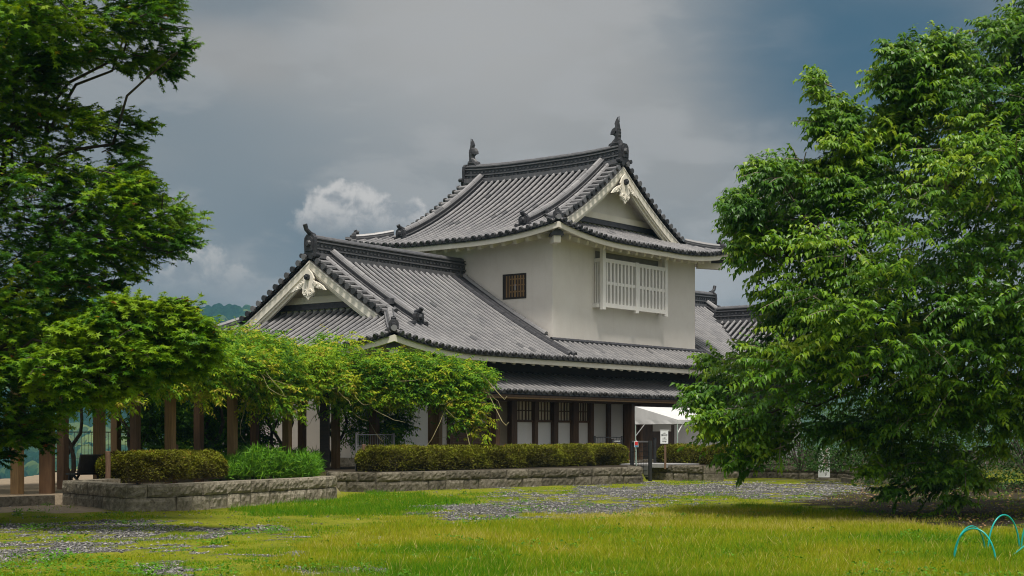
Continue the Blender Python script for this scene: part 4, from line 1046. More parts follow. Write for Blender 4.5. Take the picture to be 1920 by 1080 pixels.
maple_poly = [(-330, -160), (345, -160), (335, 0), (358, 95), (325, 160), (235, 130), (150, 160), (110, 165), (120, 185), (200, 170), (245, 200), (292, 232), (262, 290), (282, 345), (375, 375), (388, 412), (360, 470), (335, 500), (295, 548), (205, 540), (180, 600), (215, 680), (195, 725), (160, 765), (115, 795), (80, 850), (0, 872), (-330, 900)]
tree('maple_tree', 'leafy green maple with layered star-shaped leaves hanging over the pergola', maple_poly, 600, 27.0, 3.6, (-11.2, 28.2, 0), (-10.6, 28.1, 2.6), M['maple'], 0.088, 23, 16, 0.9, 0.68, 'star', 21, 0.38, 20, 0.22, up=0.0, slen=0.5, extra=([(40, 640), (150, 590), (205, 560), (262, 548), (330, 556), (396, 590), (414, 640), (392, 694), (330, 712), (230, 738), (120, 765), (40, 740)], 88, 23.8, 1.6, 0.62))
cherry_poly = [(1885, 12), (1795, 35), (1762, 66), (1702, 82), (1662, 96), (1652, 130), (1672, 160), (1662, 215), (1640, 243), (1602, 226), (1572, 196), (1550, 148), (1530, 165), (1532, 215), (1540, 262), (1565, 296), (1530, 300), (1482, 280), (1445, 285), (1408, 316), (1412, 338), (1398, 354), (1380, 394), (1378, 424), (1396, 450), (1384, 468), (1392, 494), (1420, 540), (1438, 572), (1446, 606), (1392, 638), (1335, 662), (1285, 648), (1296, 690), (1276, 718), (1298, 752), (1328, 772), (1264, 802), (1298, 830), (1335, 866), (1392, 886), (1404, 898), (1432, 876), (1500, 846), (1570, 826), (1650, 846), (1606, 876), (1662, 908), (1648, 945), (1688, 968), (1760, 978), (1796, 955), (1826, 926), (1862, 896), (1876, 846), (2250, 850), (2250, -150), (1900, -150)]
tree('cherry_tree', 'big spreading cherry tree with long drooping leaves over the gravel', cherry_poly, 520, 29.5, 3.8, (11.2, 31.5, 0), (10.9, 31.3, 2.2), M['cherry'], 0.128, 23, 18, 0.42, 0.64, 'oval', 33, 0.42, 20, 0.52, up=0.10, slen=0.70, spread=0.85, extra=([(1524, 138), (1562, 136), (1590, 195), (1648, 238), (1642, 92), (1750, 48), (1800, 30), (1830, 60), (1730, 200), (1640, 340), (1500, 340), (1432, 430), (1392, 505), (1364, 388), (1408, 310), (1480, 262), (1532, 300), (1562, 288), (1530, 250)], 60, 28.6, 2.2, 0.40))

# ------------------------------------------------------------------ pergola with wisteria
A0 = np.array((-10.3, 32.2)) * 1.075; AU = np.array((5.33, 12.8)) * 1.05; AN = np.array((-0.923, 0.384))
def pg(u, w, z): p = A0 + AU * u + AN * w; return (p[0], p[1], z)
PGR = empty('pergola', (*(A0 + AU * 0.7), 0.3)); tag(PGR, 'long brown timber pergola carrying wisteria beside the turret', 'pergola')
PO = np.array(PGR.location)
def rel(p): return tuple(np.array(p) - PO)
drow = Vector((AU[0], AU[1], 0)).normalized()
def pposts(us, w, wd, mat):
    for u in us:
        b = MB(); p = Vector(rel(pg(u, w, 0.12))); q = Vector(rel(pg(u, w, 3.15))); b.bar(p, q, wd, wd, None, (drow.y, -drow.x, 0) if False else (drow.x, drow.y, 0)); b.build('post', M[mat], PGR)
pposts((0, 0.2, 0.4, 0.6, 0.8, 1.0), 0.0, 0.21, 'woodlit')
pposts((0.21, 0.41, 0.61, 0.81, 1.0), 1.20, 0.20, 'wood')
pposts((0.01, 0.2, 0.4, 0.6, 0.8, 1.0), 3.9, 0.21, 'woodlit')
b = MB(); b.bar(rel((-10.55, 35.1, 0.2)), rel((-10.55, 35.1, 3.15)), 0.28, 0.28, None, (1, 0, 0)); b.build('post', M['wood'], PGR)
for (x_, y_, m_) in ((-4.3, 48.3, 'wood'), (-2.36, 48.9, 'woodlit')):
    b = MB(); b.bar(rel((x_, y_, 0.3)), rel((x_, y_, 3.15)), 0.24, 0.24, None, (drow.x, drow.y, 0)); b.build('post', M[m_], PGR)
b = MB(); b.bar(rel((-5.3, 48.0, 3.27)), rel((-1.5, 49.15, 3.27)), 0.16, 0.2); b.build('beam', M['wood'], PGR)
b = MB(); p = gnd(609, 893, 0.30); b.bar(rel((p[0], p[1], 0.0)), rel((p[0], p[1], 3.15)), 0.27, 0.27, None, (1, 0, 0)); b.build('post', M['blackwood'], PGR)
for w in (0.0, 1.2, 3.9):
    b = MB(); b.bar(rel(pg(-0.06, w, 3.26)), rel(pg(1.04, w, 3.26)), 0.16, 0.22); b.build('beam', M['wood'], PGR)
for k in range(14):
    b = MB(); u = -0.04 + k * 0.083; b.bar(rel(pg(u, -0.5, 3.45)), rel(pg(u, 4.4, 3.45)), 0.10, 0.14); b.build('cross_beam', M['wood'], PGR)
WV = empty('wisteria_vine', (*(A0 + AU * 1.0), 0.3)); tag(WV, 'yellow-green wisteria sprawling over the pergola with hanging shoots', 'climbing plant')
WO = np.array(WV.location)
g = np.random.default_rng(77)
n1 = 380; u = g.uniform(-0.10, 1.05, n1); w = g.uniform(-0.75, 4.0, n1) ; z = 3.20 + 0.30 * u + 1.25 * fbm(u * 12, w, 0.9, 3) + g.normal(0, 0.08, n1)
C1 = np.array([pg(a, b, c) for a, b, c in zip(u, w, z)])
n2 = 300; u = g.uniform(0.0, 1.06, n2); dz = fbm(u * 12, u * 0 + 3, 1.0, 3); w = g.uniform(-1.05, -0.35, n2); z = 3.75 - g.random(n2) * (0.45 + 4.6 * np.clip(dz - 0.38, 0, 0.5))
C2 = np.array([pg(a, b, c) for a, b, c in zip(u, w, z)])
n3 = 270; x = g.uniform(-5.2, -0.95, n3); y = 47.2 + (x + 5.2) * 0.27 + g.uniform(0, 2.6, n3); k = g.random(n3) < 0.5; drp = k & (x > -2.9)
z = np.where(drp, 3.6 - g.random(n3) * (0.7 + 1.4 * np.clip((x + 2.2) / 0.6, 0, 1)), np.where(k, g.uniform(2.5, 3.7, n3), 3.15 + 1.0 * fbm(x * 1.6, y, 1.0, 3) + g.normal(0, 0.08, n3))); z = z - np.clip(x + 1.7, 0, 1) * 0.35; y = np.where(k, 47.0 + (x + 5.2) * 0.27, y); C3 = np.stack([x, y, z], 1)
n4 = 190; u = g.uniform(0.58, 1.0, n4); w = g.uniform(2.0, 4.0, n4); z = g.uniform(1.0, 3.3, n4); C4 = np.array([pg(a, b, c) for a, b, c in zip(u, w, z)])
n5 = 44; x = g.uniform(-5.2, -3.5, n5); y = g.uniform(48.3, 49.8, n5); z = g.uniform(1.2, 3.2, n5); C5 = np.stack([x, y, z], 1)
C = np.concatenate([C1, C2, C3, C4, C5]); ns = 22; n = len(C) * ns; ci = np.repeat(np.arange(len(C)), ns)
uu = unit(g.normal(0, 1, (n, 3))) * g.random((n, 1)) ** 0.5; uu[:, 2] *= 0.6
O = C[ci] + uu * 0.42; A = uu + g.normal(0, 0.4, (n, 3)) + np.array((0.25, -0.35, -0.1)); ln = 0.34 * (0.6 + 0.8 * g.random(n))
P, D, idx = sprays(O, A, ln, 10, 0.95, 0.4); m = len(P)
cv = np.concatenate([g.normal(0.56, 0.18, n1), g.normal(0.54, 0.19, n2), g.normal(0.52, 0.19, n3), g.normal(0.15, 0.1, n4), g.normal(0.25, 0.1, n5)])  # last two groups hang under the canopy: shade there put into darker leaves
var = np.clip(cv[ci][idx] + g.normal(0, 0.12, m) + np.where(g.random(n) < 0.06, 0.35, 0)[idx], 0, 1)
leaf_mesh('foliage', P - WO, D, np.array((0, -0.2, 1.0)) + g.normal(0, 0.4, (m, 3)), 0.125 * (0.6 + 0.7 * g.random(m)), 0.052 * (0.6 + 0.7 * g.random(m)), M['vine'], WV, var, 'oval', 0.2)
rr = random.Random(4)
for k in range(60):
    p = (C2[(k * 5) % n2] if k % 3 else C3[(k * 7) % n3]); q = np.array(p) - WO; pts = [q]; d = np.array((rr.uniform(-.2, .25), rr.uniform(-.3, 0.1), -0.25)); b = MB()
    for j in range(9):
        d = d + np.array((rr.uniform(-.13, .13), rr.uniform(-.1, .1), rr.uniform(-.06, .10))); q = q + d * 0.55; pts.append(q)
    b.tube([tuple(x) for x in pts], [0.012 - 0.0009 * j for j in range(10)], 4, False); b.build('tendril', M['tendril'], WV)
for (p, q) in (((-1.5, 48.2, 3.5), (-0.35, 47.6, 2.75)), ((-1.2, 48.2, 3.0), (-0.3, 47.5, 1.95)), ((-1.9, 48.0, 2.4), (-1.3, 47.4, 1.25))):
    p = np.array(p) - WO; q = np.array(q) - WO; b = MB(); b.tube([tuple(p), tuple(p * .6 + q * .4 + np.array((0.1, 0, .25))), tuple(p * .2 + q * .8 + np.array((.05, 0, .05))), tuple(q), tuple(q + np.array((.12, 0, -.12))), tuple(q + np.array((.2, 0, -.02)))], 0.013, 5, False); b.build('tendril', M['tendril'], WV)
for (u, w) in ((0.42, 3.5), (0.75, 2.2), (0.95, 1.6), (0.6, 3.2), (0.9, 3.4), (1.04, 0.4)):
    for k in range(3):
        p = np.array(pg(u, w, 0.25)) - WO; pts = []; rs = []; b = MB()
        for j in range(10):
            t = j / 9; pts.append((p[0] + math.sin(t * 7 + k * 2.1) * 0.16 * (1 + t) + rr.uniform(-.03, .03) + (k - 1) * 0.5 * t * t, p[1] + math.cos(t * 6 + k * 2.1) * 0.14, p[2] + t * 3.0)); rs.append(0.065 - 0.03 * t)
        b.tube(pts, rs, 6, True); b.build('stem', M['bark'], WV, smooth=True)

# ------------------------------------------------------------------ hedges, weeds, stakes
def hedge(label, line, wd, z0, h, dens, seed, grp='clipped hedges along the stone walls'):
    g = np.random.default_rng(seed); L = np.array(line, float)
    for _ in range(4): L = np.concatenate([L[:1], np.stack([L[:-1] * .75 + L[1:] * .25, L[:-1] * .25 + L[1:] * .75], 1).reshape(-1, 2), L[-1:]])
    base = np.array((*L[0], z0)); root = empty('hedge', tuple(base)); tag(root, label, 'hedge', grp)
    seg = np.linalg.norm(np.diff(L, axis=0), axis=1); cum = np.concatenate([[0], np.cumsum(seg)]); tot = cum[-1]
    def at(d):
        i = np.clip(np.searchsorted(cum, d, 'right') - 1, 0, len(seg) - 1); t = (d - cum[i]) / seg[i]; dr = (L[i + 1] - L[i]) / seg[i][:, None]
        return L[i] + (L[i + 1] - L[i]) * t[:, None], np.stack([dr[:, 1], -dr[:, 0]], 1)
    # lumpy twig body
    nd = max(12, int(tot / 0.18)); na = 12; dd = np.linspace(0, tot, nd); c, nn = at(dd); V = []
    def radius(d, a):
        lump = (0.66 + 0.62 * fbm(d * 1.0 + seed, a * 0.7, 1.5, 3)) * (0.84 + 0.20 * np.abs(np.sin(d * 1.55 + 1.3 * np.sin(d * 0.9 + seed))) ** 0.5); e = np.minimum(d, tot - d); end = np.sqrt(np.clip(1 - (1 - np.clip(e / (wd * 0.55), 0, 1)) ** 2, 0.02, 1)); return lump * end
    def surf(d, a, k=1.0):
        c, nn = at(d); r = radius(d, a) * k; ca = np.cos(a); sa = np.sin(a); px = np.sign(ca) * np.abs(ca) ** 0.65 * wd / 2 * r * (0.92 + 0.2 * vnoise(d * 4, a * 3)); pz = np.abs(sa) ** 0.62 * h * (0.90 + 0.10 * (r - .8)) * np.minimum(1, 0.55 + r * 0.45) * k
        return np.stack([c[:, 0] + nn[:, 0] * px, c[:, 1] + nn[:, 1] * px, z0 + pz], 1), nn, ca, sa
    ang = np.linspace(0, math.pi, na); DD, AA = np.meshgrid(dd, ang, indexing='ij'); Vv, _, _, _ = surf(DD.ravel(), AA.ravel(), 0.88)
    i = np.arange(nd - 1)[:, None] * na + np.arange(na - 1)[None, :]; f = np.stack([i, i + 1, i + na + 1, i + na], -1).reshape(-1, 4)
    link_mesh('twigs', Vv - base, [f], M['core'], root, smooth=True)
    m = int(tot * dens); d = g.uniform(0, tot, m); a = g.uniform(0.02, math.pi * 0.80, m); k = 0.86 + 0.18 * g.random(m)
    P, nn, ca, sa = surf(d, a, k); out = np.stack([nn[:, 0] * ca, nn[:, 1] * ca, sa], 1)
    D = out + g.normal(0, 0.6, (m, 3)); Nn = np.array((0, 0, 1.)) * 0.6 + out * 0.5 + g.normal(0, 0.4, (m, 3))
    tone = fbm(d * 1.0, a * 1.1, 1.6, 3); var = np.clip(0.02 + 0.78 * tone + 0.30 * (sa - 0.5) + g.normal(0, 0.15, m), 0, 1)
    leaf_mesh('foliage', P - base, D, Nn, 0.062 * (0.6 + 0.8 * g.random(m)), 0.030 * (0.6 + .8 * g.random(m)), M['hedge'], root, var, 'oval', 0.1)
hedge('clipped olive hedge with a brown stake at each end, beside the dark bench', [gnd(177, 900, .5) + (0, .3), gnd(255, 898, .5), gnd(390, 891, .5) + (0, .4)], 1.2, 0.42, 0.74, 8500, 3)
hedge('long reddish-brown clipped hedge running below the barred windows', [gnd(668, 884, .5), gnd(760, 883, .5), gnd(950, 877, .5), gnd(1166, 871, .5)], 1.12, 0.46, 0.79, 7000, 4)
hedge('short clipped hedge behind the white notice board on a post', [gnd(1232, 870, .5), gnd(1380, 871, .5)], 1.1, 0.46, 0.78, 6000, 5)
def leafy(name, label, cat, pts, h, n, mat, wd=0.012, seed=1, group=None, var0=0.5, lean=0.35):
    g = np.random.default_rng(seed); pts = np.array(pts); b = pts[0]; i = g.integers(0, len(pts), n); P = pts[i] + g.normal(0, 0.02, (n, 3)); P[:, 2] = pts[i][:, 2]
    D = np.array((0, 0, 1.0)) + g.normal(0, lean, (n, 3)); L = h * (0.5 + 0.8 * g.random(n))
    return P, D, L
# weeds growing in the planter behind the first hedge
g = np.random.default_rng(9); n = 22000; px = g.uniform(388, 592, n); q = g.random(n)
P = np.array([(*gnd(a, 893 - 8 * b + (490 - a) * 0.012, 0.45), 0.42) for a, b in zip(px, q)]); P[:, 1] += q * 1.5
P[:, 2] += g.random(n) * 0.50 * fbm(P[:, 0] * 1.5, P[:, 1], 1.2, 3) * 1.6; D = np.array((0, 0, 0.7)) + g.normal(0, 0.7, (n, 3)); hh = 0.52 * (0.35 + 0.9 * fbm(P[:, 0] * 1.5, P[:, 1], 1.2, 3)) * (0.6 + 0.8 * g.random(n))
tag(leaf_mesh('weeds', P, D, g.normal(0, 1, (n, 3)) + np.array((0, -1, .4)), 0.03 + hh * 0.42, 0.016 + 0.018 * g.random(n), M['weed'], None, np.clip(g.normal(.30, .22, n), 0, 1), 'oval', 0.45), 'bright green weeds filling the planter beside the clipped hedge', 'weeds', kind='stuff')
g = np.random.default_rng(10); n = 2600; px = np.concatenate([g.uniform(230, 330, n // 2), g.uniform(1046, 1090, n - n // 2)])
P = np.array([(*(gnd(a, 899, 0.45) if a < 600 else gnd(a, 869, .5)), 0.42) for a in px]); P[:, 1] += np.where(px < 600, -0.15, 0.5) + g.normal(0, .1, n); P[:, 2] += np.where(px > 600, 0.55, 0.05)
D = np.array((0, 0, 1.0)) + g.normal(0, 0.6, (n, 3))
tag(leaf_mesh('low_weeds', P, D, g.normal(0, 1, (n, 3)) + np.array((0, -1, .6)), 0.10 + 0.14 * g.random(n), 0.03 + 0.02 * g.random(n), M['weed'], None, np.clip(g.normal(.45, .2, n), 0, 1), 'blade', 0.3), 'small green weeds sprouting at the foot and top of the hedges', 'weeds', kind='stuff')
stk = [(202, 904, .45, .74, 'wooden stake at the bench end of the olive hedge'), (330, 893, .45, .86, 'wooden stake behind the olive hedge where the weeds begin'), (682, 884, .5, .80, 'tall wooden stake at the pergola end of the long hedge'), (775, 874, .5, 0.95, 'short stake behind the long hedge, below the hanging vine'), (861, 871, .5, 0.92, 'short stake behind the long hedge, in front of the boarded dado'), (940, 868.5, .5, .92, 'short pale stake behind the long hedge, left of the barred windows'), (1014, 867, .5, .92, 'short stake behind the long hedge, under the second barred window'), (1082, 866, .5, .92, 'short stake behind the long hedge, under the last barred window'), (1148, 866, .5, .92, 'short stake behind the long hedge, beside the small black notice')]
for px, py, z0, h, lab in stk:
    p = gnd(px, py, z0); b = MB(); b.tube([(0, 0, -0.15), (0.01, 0, h * .5), (0.0, 0.01, h - .01), (0, 0.01, h)], [0.062, 0.06, 0.058, 0.048], 9)
    o = b.build('hedge_stake', M['stakewood']); o.location = (p[0], p[1], z0 - 0.03); tag(o, lab, 'stake', 'stakes along the hedges')

# ------------------------------------------------------------------ grass and gravel
def scatter(n, poly_x, y0, y1, g):
    Y = np.sqrt(g.uniform(y0 ** 2, y1 ** 2, n)); X = (g.uniform(-60, 1980, n) - 960) / F * Y; return X, Y
def build_grass():
    g = np.random.default_rng(50); n = 560000
    # even cover in the picture's depth: more blades where they show
    Y = 15.6 + (52 - 15.6) * g.random(n) ** 1.9; X = (g.uniform(-50, 1970, n) - 960) / F * Y
    ok = inpoly(X, Y, PLAT) & ~inpoly(X, Y, TERR1) & ~inpoly(X, Y, TERR2) & (polydist(X, Y, TERR1) > 0.38) & (polydist(X, Y, TERR2) > 0.38)
    X = X[ok]; Y = Y[ok]
    grav = near_mask(X, Y, gravel_px); soil = near_mask(X, Y, soil_px, 20); path = near_mask(X, Y, path_px, 6)
    tall = near_mask(X, Y, [tall_px], 22); lush = near_mask(X, Y, [lush_px], 16)
    pr = np.where(grav, 0.11, np.where(soil, 0.22, np.where(path, 0.03, np.where(tall, 1.0, np.where(lush, 1.0, 0.62))))) 
    k = g.random(len(X)) < pr; X = X[k]; Y = Y[k]; tall = tall[k]; lush = lush[k]; m = len(X)
    Z = ground_z(X, Y) - 0.01
    tuft = fbm(X, Y, 1.1, 3); fine = fbm(X + 9, Y, 3.5, 2)
    h = np.where(tall, 0.06 + 0.11 * tuft, np.where(lush, 0.07 + 0.11 * tuft, 0.025 + 0.10 * np.clip(tuft - 0.45, 0, 1) * 2)) * (0.45 + 0.7 * g.random(m)) * (0.7 + .6 * fine)
    D = np.array((0, 0, 1.0)) + np.stack([g.normal(0.05, 0.5, m), g.normal(0, 0.5, m), np.zeros(m)], 1)
    var = np.where(tall, 0.43 + 0.62 * (fbm(X, Y, 0.28, 3) - 0.5) * 2.2 + 0.10 * (X > 0), np.where(lush, 0.22, 0.46 + 0.5 * (fbm(X + 50, Y, 0.5, 3) - 0.5) * 2)) + g.normal(0, 0.15, m)
    seed = tall & (g.random(m) < 0.016); var = np.where(seed, 0.97, var); h = np.where(seed, h * 1.25 + .02, h)
    L = h; W = np.where(tall | lush, 0.0062, 0.0078) * (0.7 + 0.6 * g.random(m)) * (Y / 20) ** 0.55
    o = leaf_mesh('grass', np.stack([X, Y, Z], 1), D, np.stack([g.normal(0, 1, m), g.normal(-0.6, .7, m), np.full(m, 0.5)], 1), L, W, M['grass'], None, np.clip(var, 0, 1), 'blade', 0.18)
    tag(o, 'yellow-green lawn grass with seed heads and brighter tufts', 'grass', kind='stuff')
def build_gravel():
    g = np.random.default_rng(51); n = 260000; Y = 15.6 + 36 * g.random(n) ** 1.5; X = (g.uniform(-50, 1970, n) - 960) / F * Y
    k = near_mask(X, Y, gravel_px) & ~inpoly(X, Y, TERR1) & ~inpoly(X, Y, TERR2); few = (g.random(n) < 0.012) & inpoly(X, Y, PLAT) & ~inpoly(X, Y, TERR1) & ~inpoly(X, Y, TERR2); k = (k & (g.random(n) < 0.5)) | few; X = X[k]; Y = Y[k]; m = len(X)
    Z = ground_z(X, Y); s = 0.008 + 0.017 * g.random(m) ** 2 ; s = s * (Y / 22) ** 0.5
    oc = np.array([(1, 0, 0), (0, 1, 0), (-1, 0, 0), (0, -1, 0), (0, 0, 1), (0, 0, -1)], float)
    V = oc[None] * (0.7 + 0.6 * g.random((m, 6, 1))); a = g.uniform(0, 6.28, m); ca, sa = np.cos(a)[:, None], np.sin(a)[:, None]
    el = 0.7 + 0.9 * g.random(m)
    x = V[:, :, 0] * el[:, None]; y = V[:, :, 1]; z = V[:, :, 2] * 0.6 + 0.35 * x * g.normal(0, .5, (m, 1)); V = np.stack([x * ca - y * sa, x * sa + y * ca, z], 2) * s[:, None, None]
    V += np.stack([X, Y, Z + s * 0.35], 1)[:, None, :]; b = (np.arange(m) * 6)[:, None]
    f = np.concatenate([b + np.array([t]) for t in ((0, 1, 4), (1, 2, 4), (2, 3, 4), (3, 0, 4), (1, 0, 5), (2, 1, 5), (3, 2, 5), (0, 3, 5))], 0); v = g.random(m)
    mt_, nt, bs, o = mat_new('gravel_stone'); c = ramp(nt, attr(nt), [(0.0, (0.06, 0.058, 0.056)), (0.5, (0.16, 0.154, 0.146)), (0.85, (0.26, 0.25, 0.232)), (1.0, (0.36, 0.335, 0.30))]); nt.links.new(c, bs.inputs['Base Color']); bs.inputs['Roughness'].default_value = 0.85
    tag(link_mesh('gravel', V.reshape(-1, 3), [f], mt_, None, np.concatenate([v] * 8)), 'scattered grey angular gravel worn through the lawn', 'gravel', kind='stuff')
    # leaf litter under the cherry
    n = 1300; Y = g.uniform(24, 48, n); X = (g.uniform(1200, 1960, n) - 960) / F * Y; k = near_mask(X, Y, soil_px, 20) | (near_mask(X, Y, [[(1240, 898), (1640, 898), (1640, 912), (1240, 906)]], 5)); X = X[k]; Y = Y[k]; m = len(X)
    mt2 = simple('dry_leaf', (0.20, 0.09, 0.03), (0.42, 0.26, 0.12), 3, 0.8, 0)
    o = leaf_mesh('fallen_leaves', np.stack([X, Y, ground_z(X, Y) + 0.02], 1), np.stack([g.normal(0, 1, m), g.normal(0, 1, m), g.normal(0, .15, m)], 1), np.array((0, 0, 1.)) + g.normal(0, .3, (m, 3)), 0.07 + 0.05 * g.random(m), 0.04 + 0.02 * g.random(m), mt2, None, g.random(m), 'oval', 0.1)
    tag(o, 'dry fallen leaves lying on the bare ground under the cherry', 'fallen leaves', kind='stuff')
build_grass(); build_gravel()
def build_clover():
    g = np.random.default_rng(52); nc = 520; Y = 15.8 + 24 * g.random(nc) ** 1.6; X = (g.uniform(-40, 1960, nc) - 960) / F * Y
    k = inpoly(X, Y, PLAT) & ~inpoly(X, Y, TERR1) & ~inpoly(X, Y, TERR2) & (polydist(X, Y, TERR1) > 0.5) & (fbm(X, Y, 0.6, 3) > 0.47); X = X[k]; Y = Y[k]; r = g.uniform(0.08, 0.45, len(X)); q = 34
    i = np.repeat(np.arange(len(X)), q); a = g.uniform(0, 6.28, len(i)); d = r[i] * np.sqrt(g.random(len(i))); x = X[i] + d * np.cos(a); y = Y[i] + d * np.sin(a); m = len(x)
    D = np.stack([g.normal(0, 1, m), g.normal(0, 1, m), g.uniform(0.0, 0.7, m)], 1)
    o = leaf_mesh('clover', np.stack([x, y, ground_z(x, y) + g.uniform(0.0, 0.07, m)], 1), D, np.array((0, 0, 1.)) + g.normal(0, .35, (m, 3)), g.uniform(0.03, 0.07, m), g.uniform(0.02, 0.045, m), M['weed'], None, np.clip(g.normal(0.25, .18, m), 0, 1), 'oval', 0.2)
    tag(o, 'patches of dark green clover and broad-leaved weeds in the lawn', 'weeds', kind='stuff')
build_clover()

# ------------------------------------------------------------------ bench, fences, gate, awning, notices, hoops
def text(body, size, mat, parent, loc, rot, name='lettering', thick=0.004):
    c = bpy.data.curves.new(name, 'FONT'); c.body = body; c.size = size; c.align_x = 'CENTER'; c.align_y = 'CENTER'; c.extrude = thick / 2; c.resolution_u = 3
    t = bpy.data.objects.new(name, c); COL.objects.link(t); bpy.context.view_layer.update()
    me = bpy.data.meshes.new_from_object(t.evaluated_get(bpy.context.evaluated_depsgraph_get())); bpy.data.objects.remove(t)
    me.materials.clear(); me.materials.append(mat); o = bpy.data.objects.new(name, me); COL.objects.link(o); o.parent = parent; o.location = loc; o.rotation_euler = rot; return o
P90 = math.pi / 2
# bench: local x along its length, y to the back
bp = pt(107, 910, 36.2); BN = empty('park_bench', (bp[0] + .35, bp[1], 0.20), math.atan2(0.66, 0.75)); tag(BN, 'dark garden bench with a solid back and curved iron legs', 'bench')
b = MB()
for k in range(4): b.box((-0.1, 0.0 - k * 0.12 + .02, 0.40), (1.6, 0.105 - k * 0.12 + .02, 0.44))
b.build('seat', M['black'], BN)  # seat and backrest black: the shade over the bench put into their colour
b = MB(); b.prism([(-0.08, -0.42, 0.44), (-0.08, -0.48, 0.46), (-0.08, -0.62, 0.86), (-0.08, -0.57, 0.88)], (1.66, 0, 0)); b.build('backrest', M['black'], BN)
for x in (0.0, 1.5):
    b = MB()
    b.tube([(x, 0.12, 0.40), (x, 0.13, 0.28), (x, 0.08, 0.15), (x, 0.10, 0.0)], [0.035, 0.035, 0.03, 0.04], 7)
    b.tube([(x, 0.12, 0.39), (x, -0.1, 0.38), (x, -0.26, 0.30), (x, -0.36, 0.12), (x, -0.40, 0.0)], [0.035, 0.035, 0.035, 0.03, 0.04], 7)
    b.tube([(x, -0.26, 0.32), (x, -0.42, 0.45), (x, -0.52, 0.62)], 0.03, 7); b.tube([(x, 0.08, 0.08), (x, -0.1, 0.10), (x, -0.38, 0.06)], 0.022, 6); b.build('leg', M['black'], BN)

def mesh_fence(name, label, cat, p, q, z0, z1, npan, sp=0.11, postw=0.06, group=None, mat='black', bars=4, top=True):
    p = np.array(p, float); q = np.array(q, float); root = empty(name, (p[0], p[1], z0)); tag(root, label, cat, group); d = q - p; H = z1 - z0
    for i in range(npan + 1):
        c = d * i / npan; b = MB(); b.tube([(c[0], c[1], -0.15), (c[0], c[1], H + 0.05)], postw / 2 * 1.3, 8); b.build('post', M[mat], root)
    for i in range(npan):
        a = d * i / npan; c = d * (i + 1) / npan; b = MB(); n = max(2, int(np.linalg.norm(c - a) / sp))
        for k in range(1, n): e = a + (c - a) * k / n; b.bar((e[0], e[1], 0.08), (e[0], e[1], H), 0.010, 0.010)
        for k in range(bars): z = 0.08 + (H - 0.08) * k / (bars - 1); b.bar((a[0], a[1], z), (c[0], c[1], z), 0.014 if 0 < k < bars - 1 else 0.03, 0.014 if 0 < k < bars - 1 else 0.03)
        b.build('mesh_panel', M[mat], root)
    return root
mesh_fence('mesh_fence', 'black wire mesh fence beyond the pergola along the drop', 'fence', (-13.2, 43.5), (-8.0, 49.0), 0.42, 1.62, 4)
mesh_fence('mesh_fence', 'grey topped wire enclosure between the long hedge and the hanging vine', 'fence', pt(668, 850, 47)[:2], pt(738, 850, 48)[:2], 0.5, 1.55, 1, mat='greymetal', sp=0.09)
mesh_fence('mesh_fence', 'black wire fence panel behind the hedge end, before the tall white panels', 'fence', pt(1115, 850, 55.0)[:2], pt(1166, 850, 55.6)[:2], 0.5, 1.46, 1)
gt = mesh_fence('wire_gate', 'black wire gate with a red notice between the two hedges', 'gate', pt(1185, 850, 52.6)[:2], pt(1219, 850, 51.4)[:2], 0.12, 1.30, 1, postw=0.10, bars=8)
b = MB(); pp = np.array(pt(1185, 850, 52.6)[:2]); qq = np.array(pt(1219, 850, 51.4)[:2]); e = qq - pp; b.bar((0.06, 0, 0.20), (e[0], e[1], 0.20), 0.03, 0.36); b.build('kick_plate', M['greymetal'], gt)
b = MB(); b.bar((0, 0, 1.20), (e[0], e[1], 1.20), 0.06, 0.05); b.build('top_rail', M['greymetal'], gt)
o = MB(); c = gnd(1228, 897); o.tube([(0, 0, -.1), (0, 0, 1.42)], 0.055, 9); o.tube([(0, 0, 1.42), (0, 0, 1.45)], 0.065, 9); go = o.build('gate_post', M['black']); go.location = (c[0], c[1], 0); tag(go, 'lone black steel post beside the wire gate', 'post')
# entrance path plate behind the gate
b = MB(); b.box((-1.0, 0, -0.1), (1.0, 2.6, 0.02)); ep = b.build('entry_path', simple('grey_paving', (0.22, 0.22, 0.22), (0.32, 0.31, 0.30), 5, 0.8, 0.2)); ep.location = (*pt(1200, 850, 53.2)[:2], 0.53); ep.rotation_euler = (0, 0, -0.6); tag(ep, kind='structure')

def board(name, label, cat, loc, rz, w, h, zc, mat='white', group=None, thick=0.03):
    root = empty(name, loc, rz); tag(root, label, cat, group); b = MB(); b.box((-w / 2, -thick / 2, zc - h / 2), (w / 2, thick / 2, zc + h / 2)); b.build('board', M[mat], root); return root
tz = -0.024
# red and blue notice on the pale pole
c = pt(1192.5, 833, 52.3); r = board('notice', 'small white notice with a red square and a blue strip on a pale pole', 'notice', (c[0], c[1] - .15, 0.5), 0.0, 0.135, 0.20, c[2] - 0.5 + .0)
b = MB(); b.box((-0.052, -0.024, c[2] - .5 - 0.03), (0.052, -0.0155, c[2] - .5 + 0.085)); b.build('red_square', M['red'], r)
b = MB(); b.box((-0.052, -0.024, c[2] - .5 - 0.085), (0.052, -0.0155, c[2] - .5 - 0.04)); b.build('blue_strip', M['blue'], r)
b = MB(); b.tube([(0, 0.03, -.1), (0, 0.03, c[2] - .35)], 0.016, 7); b.build('pole', M['palepole'], r)
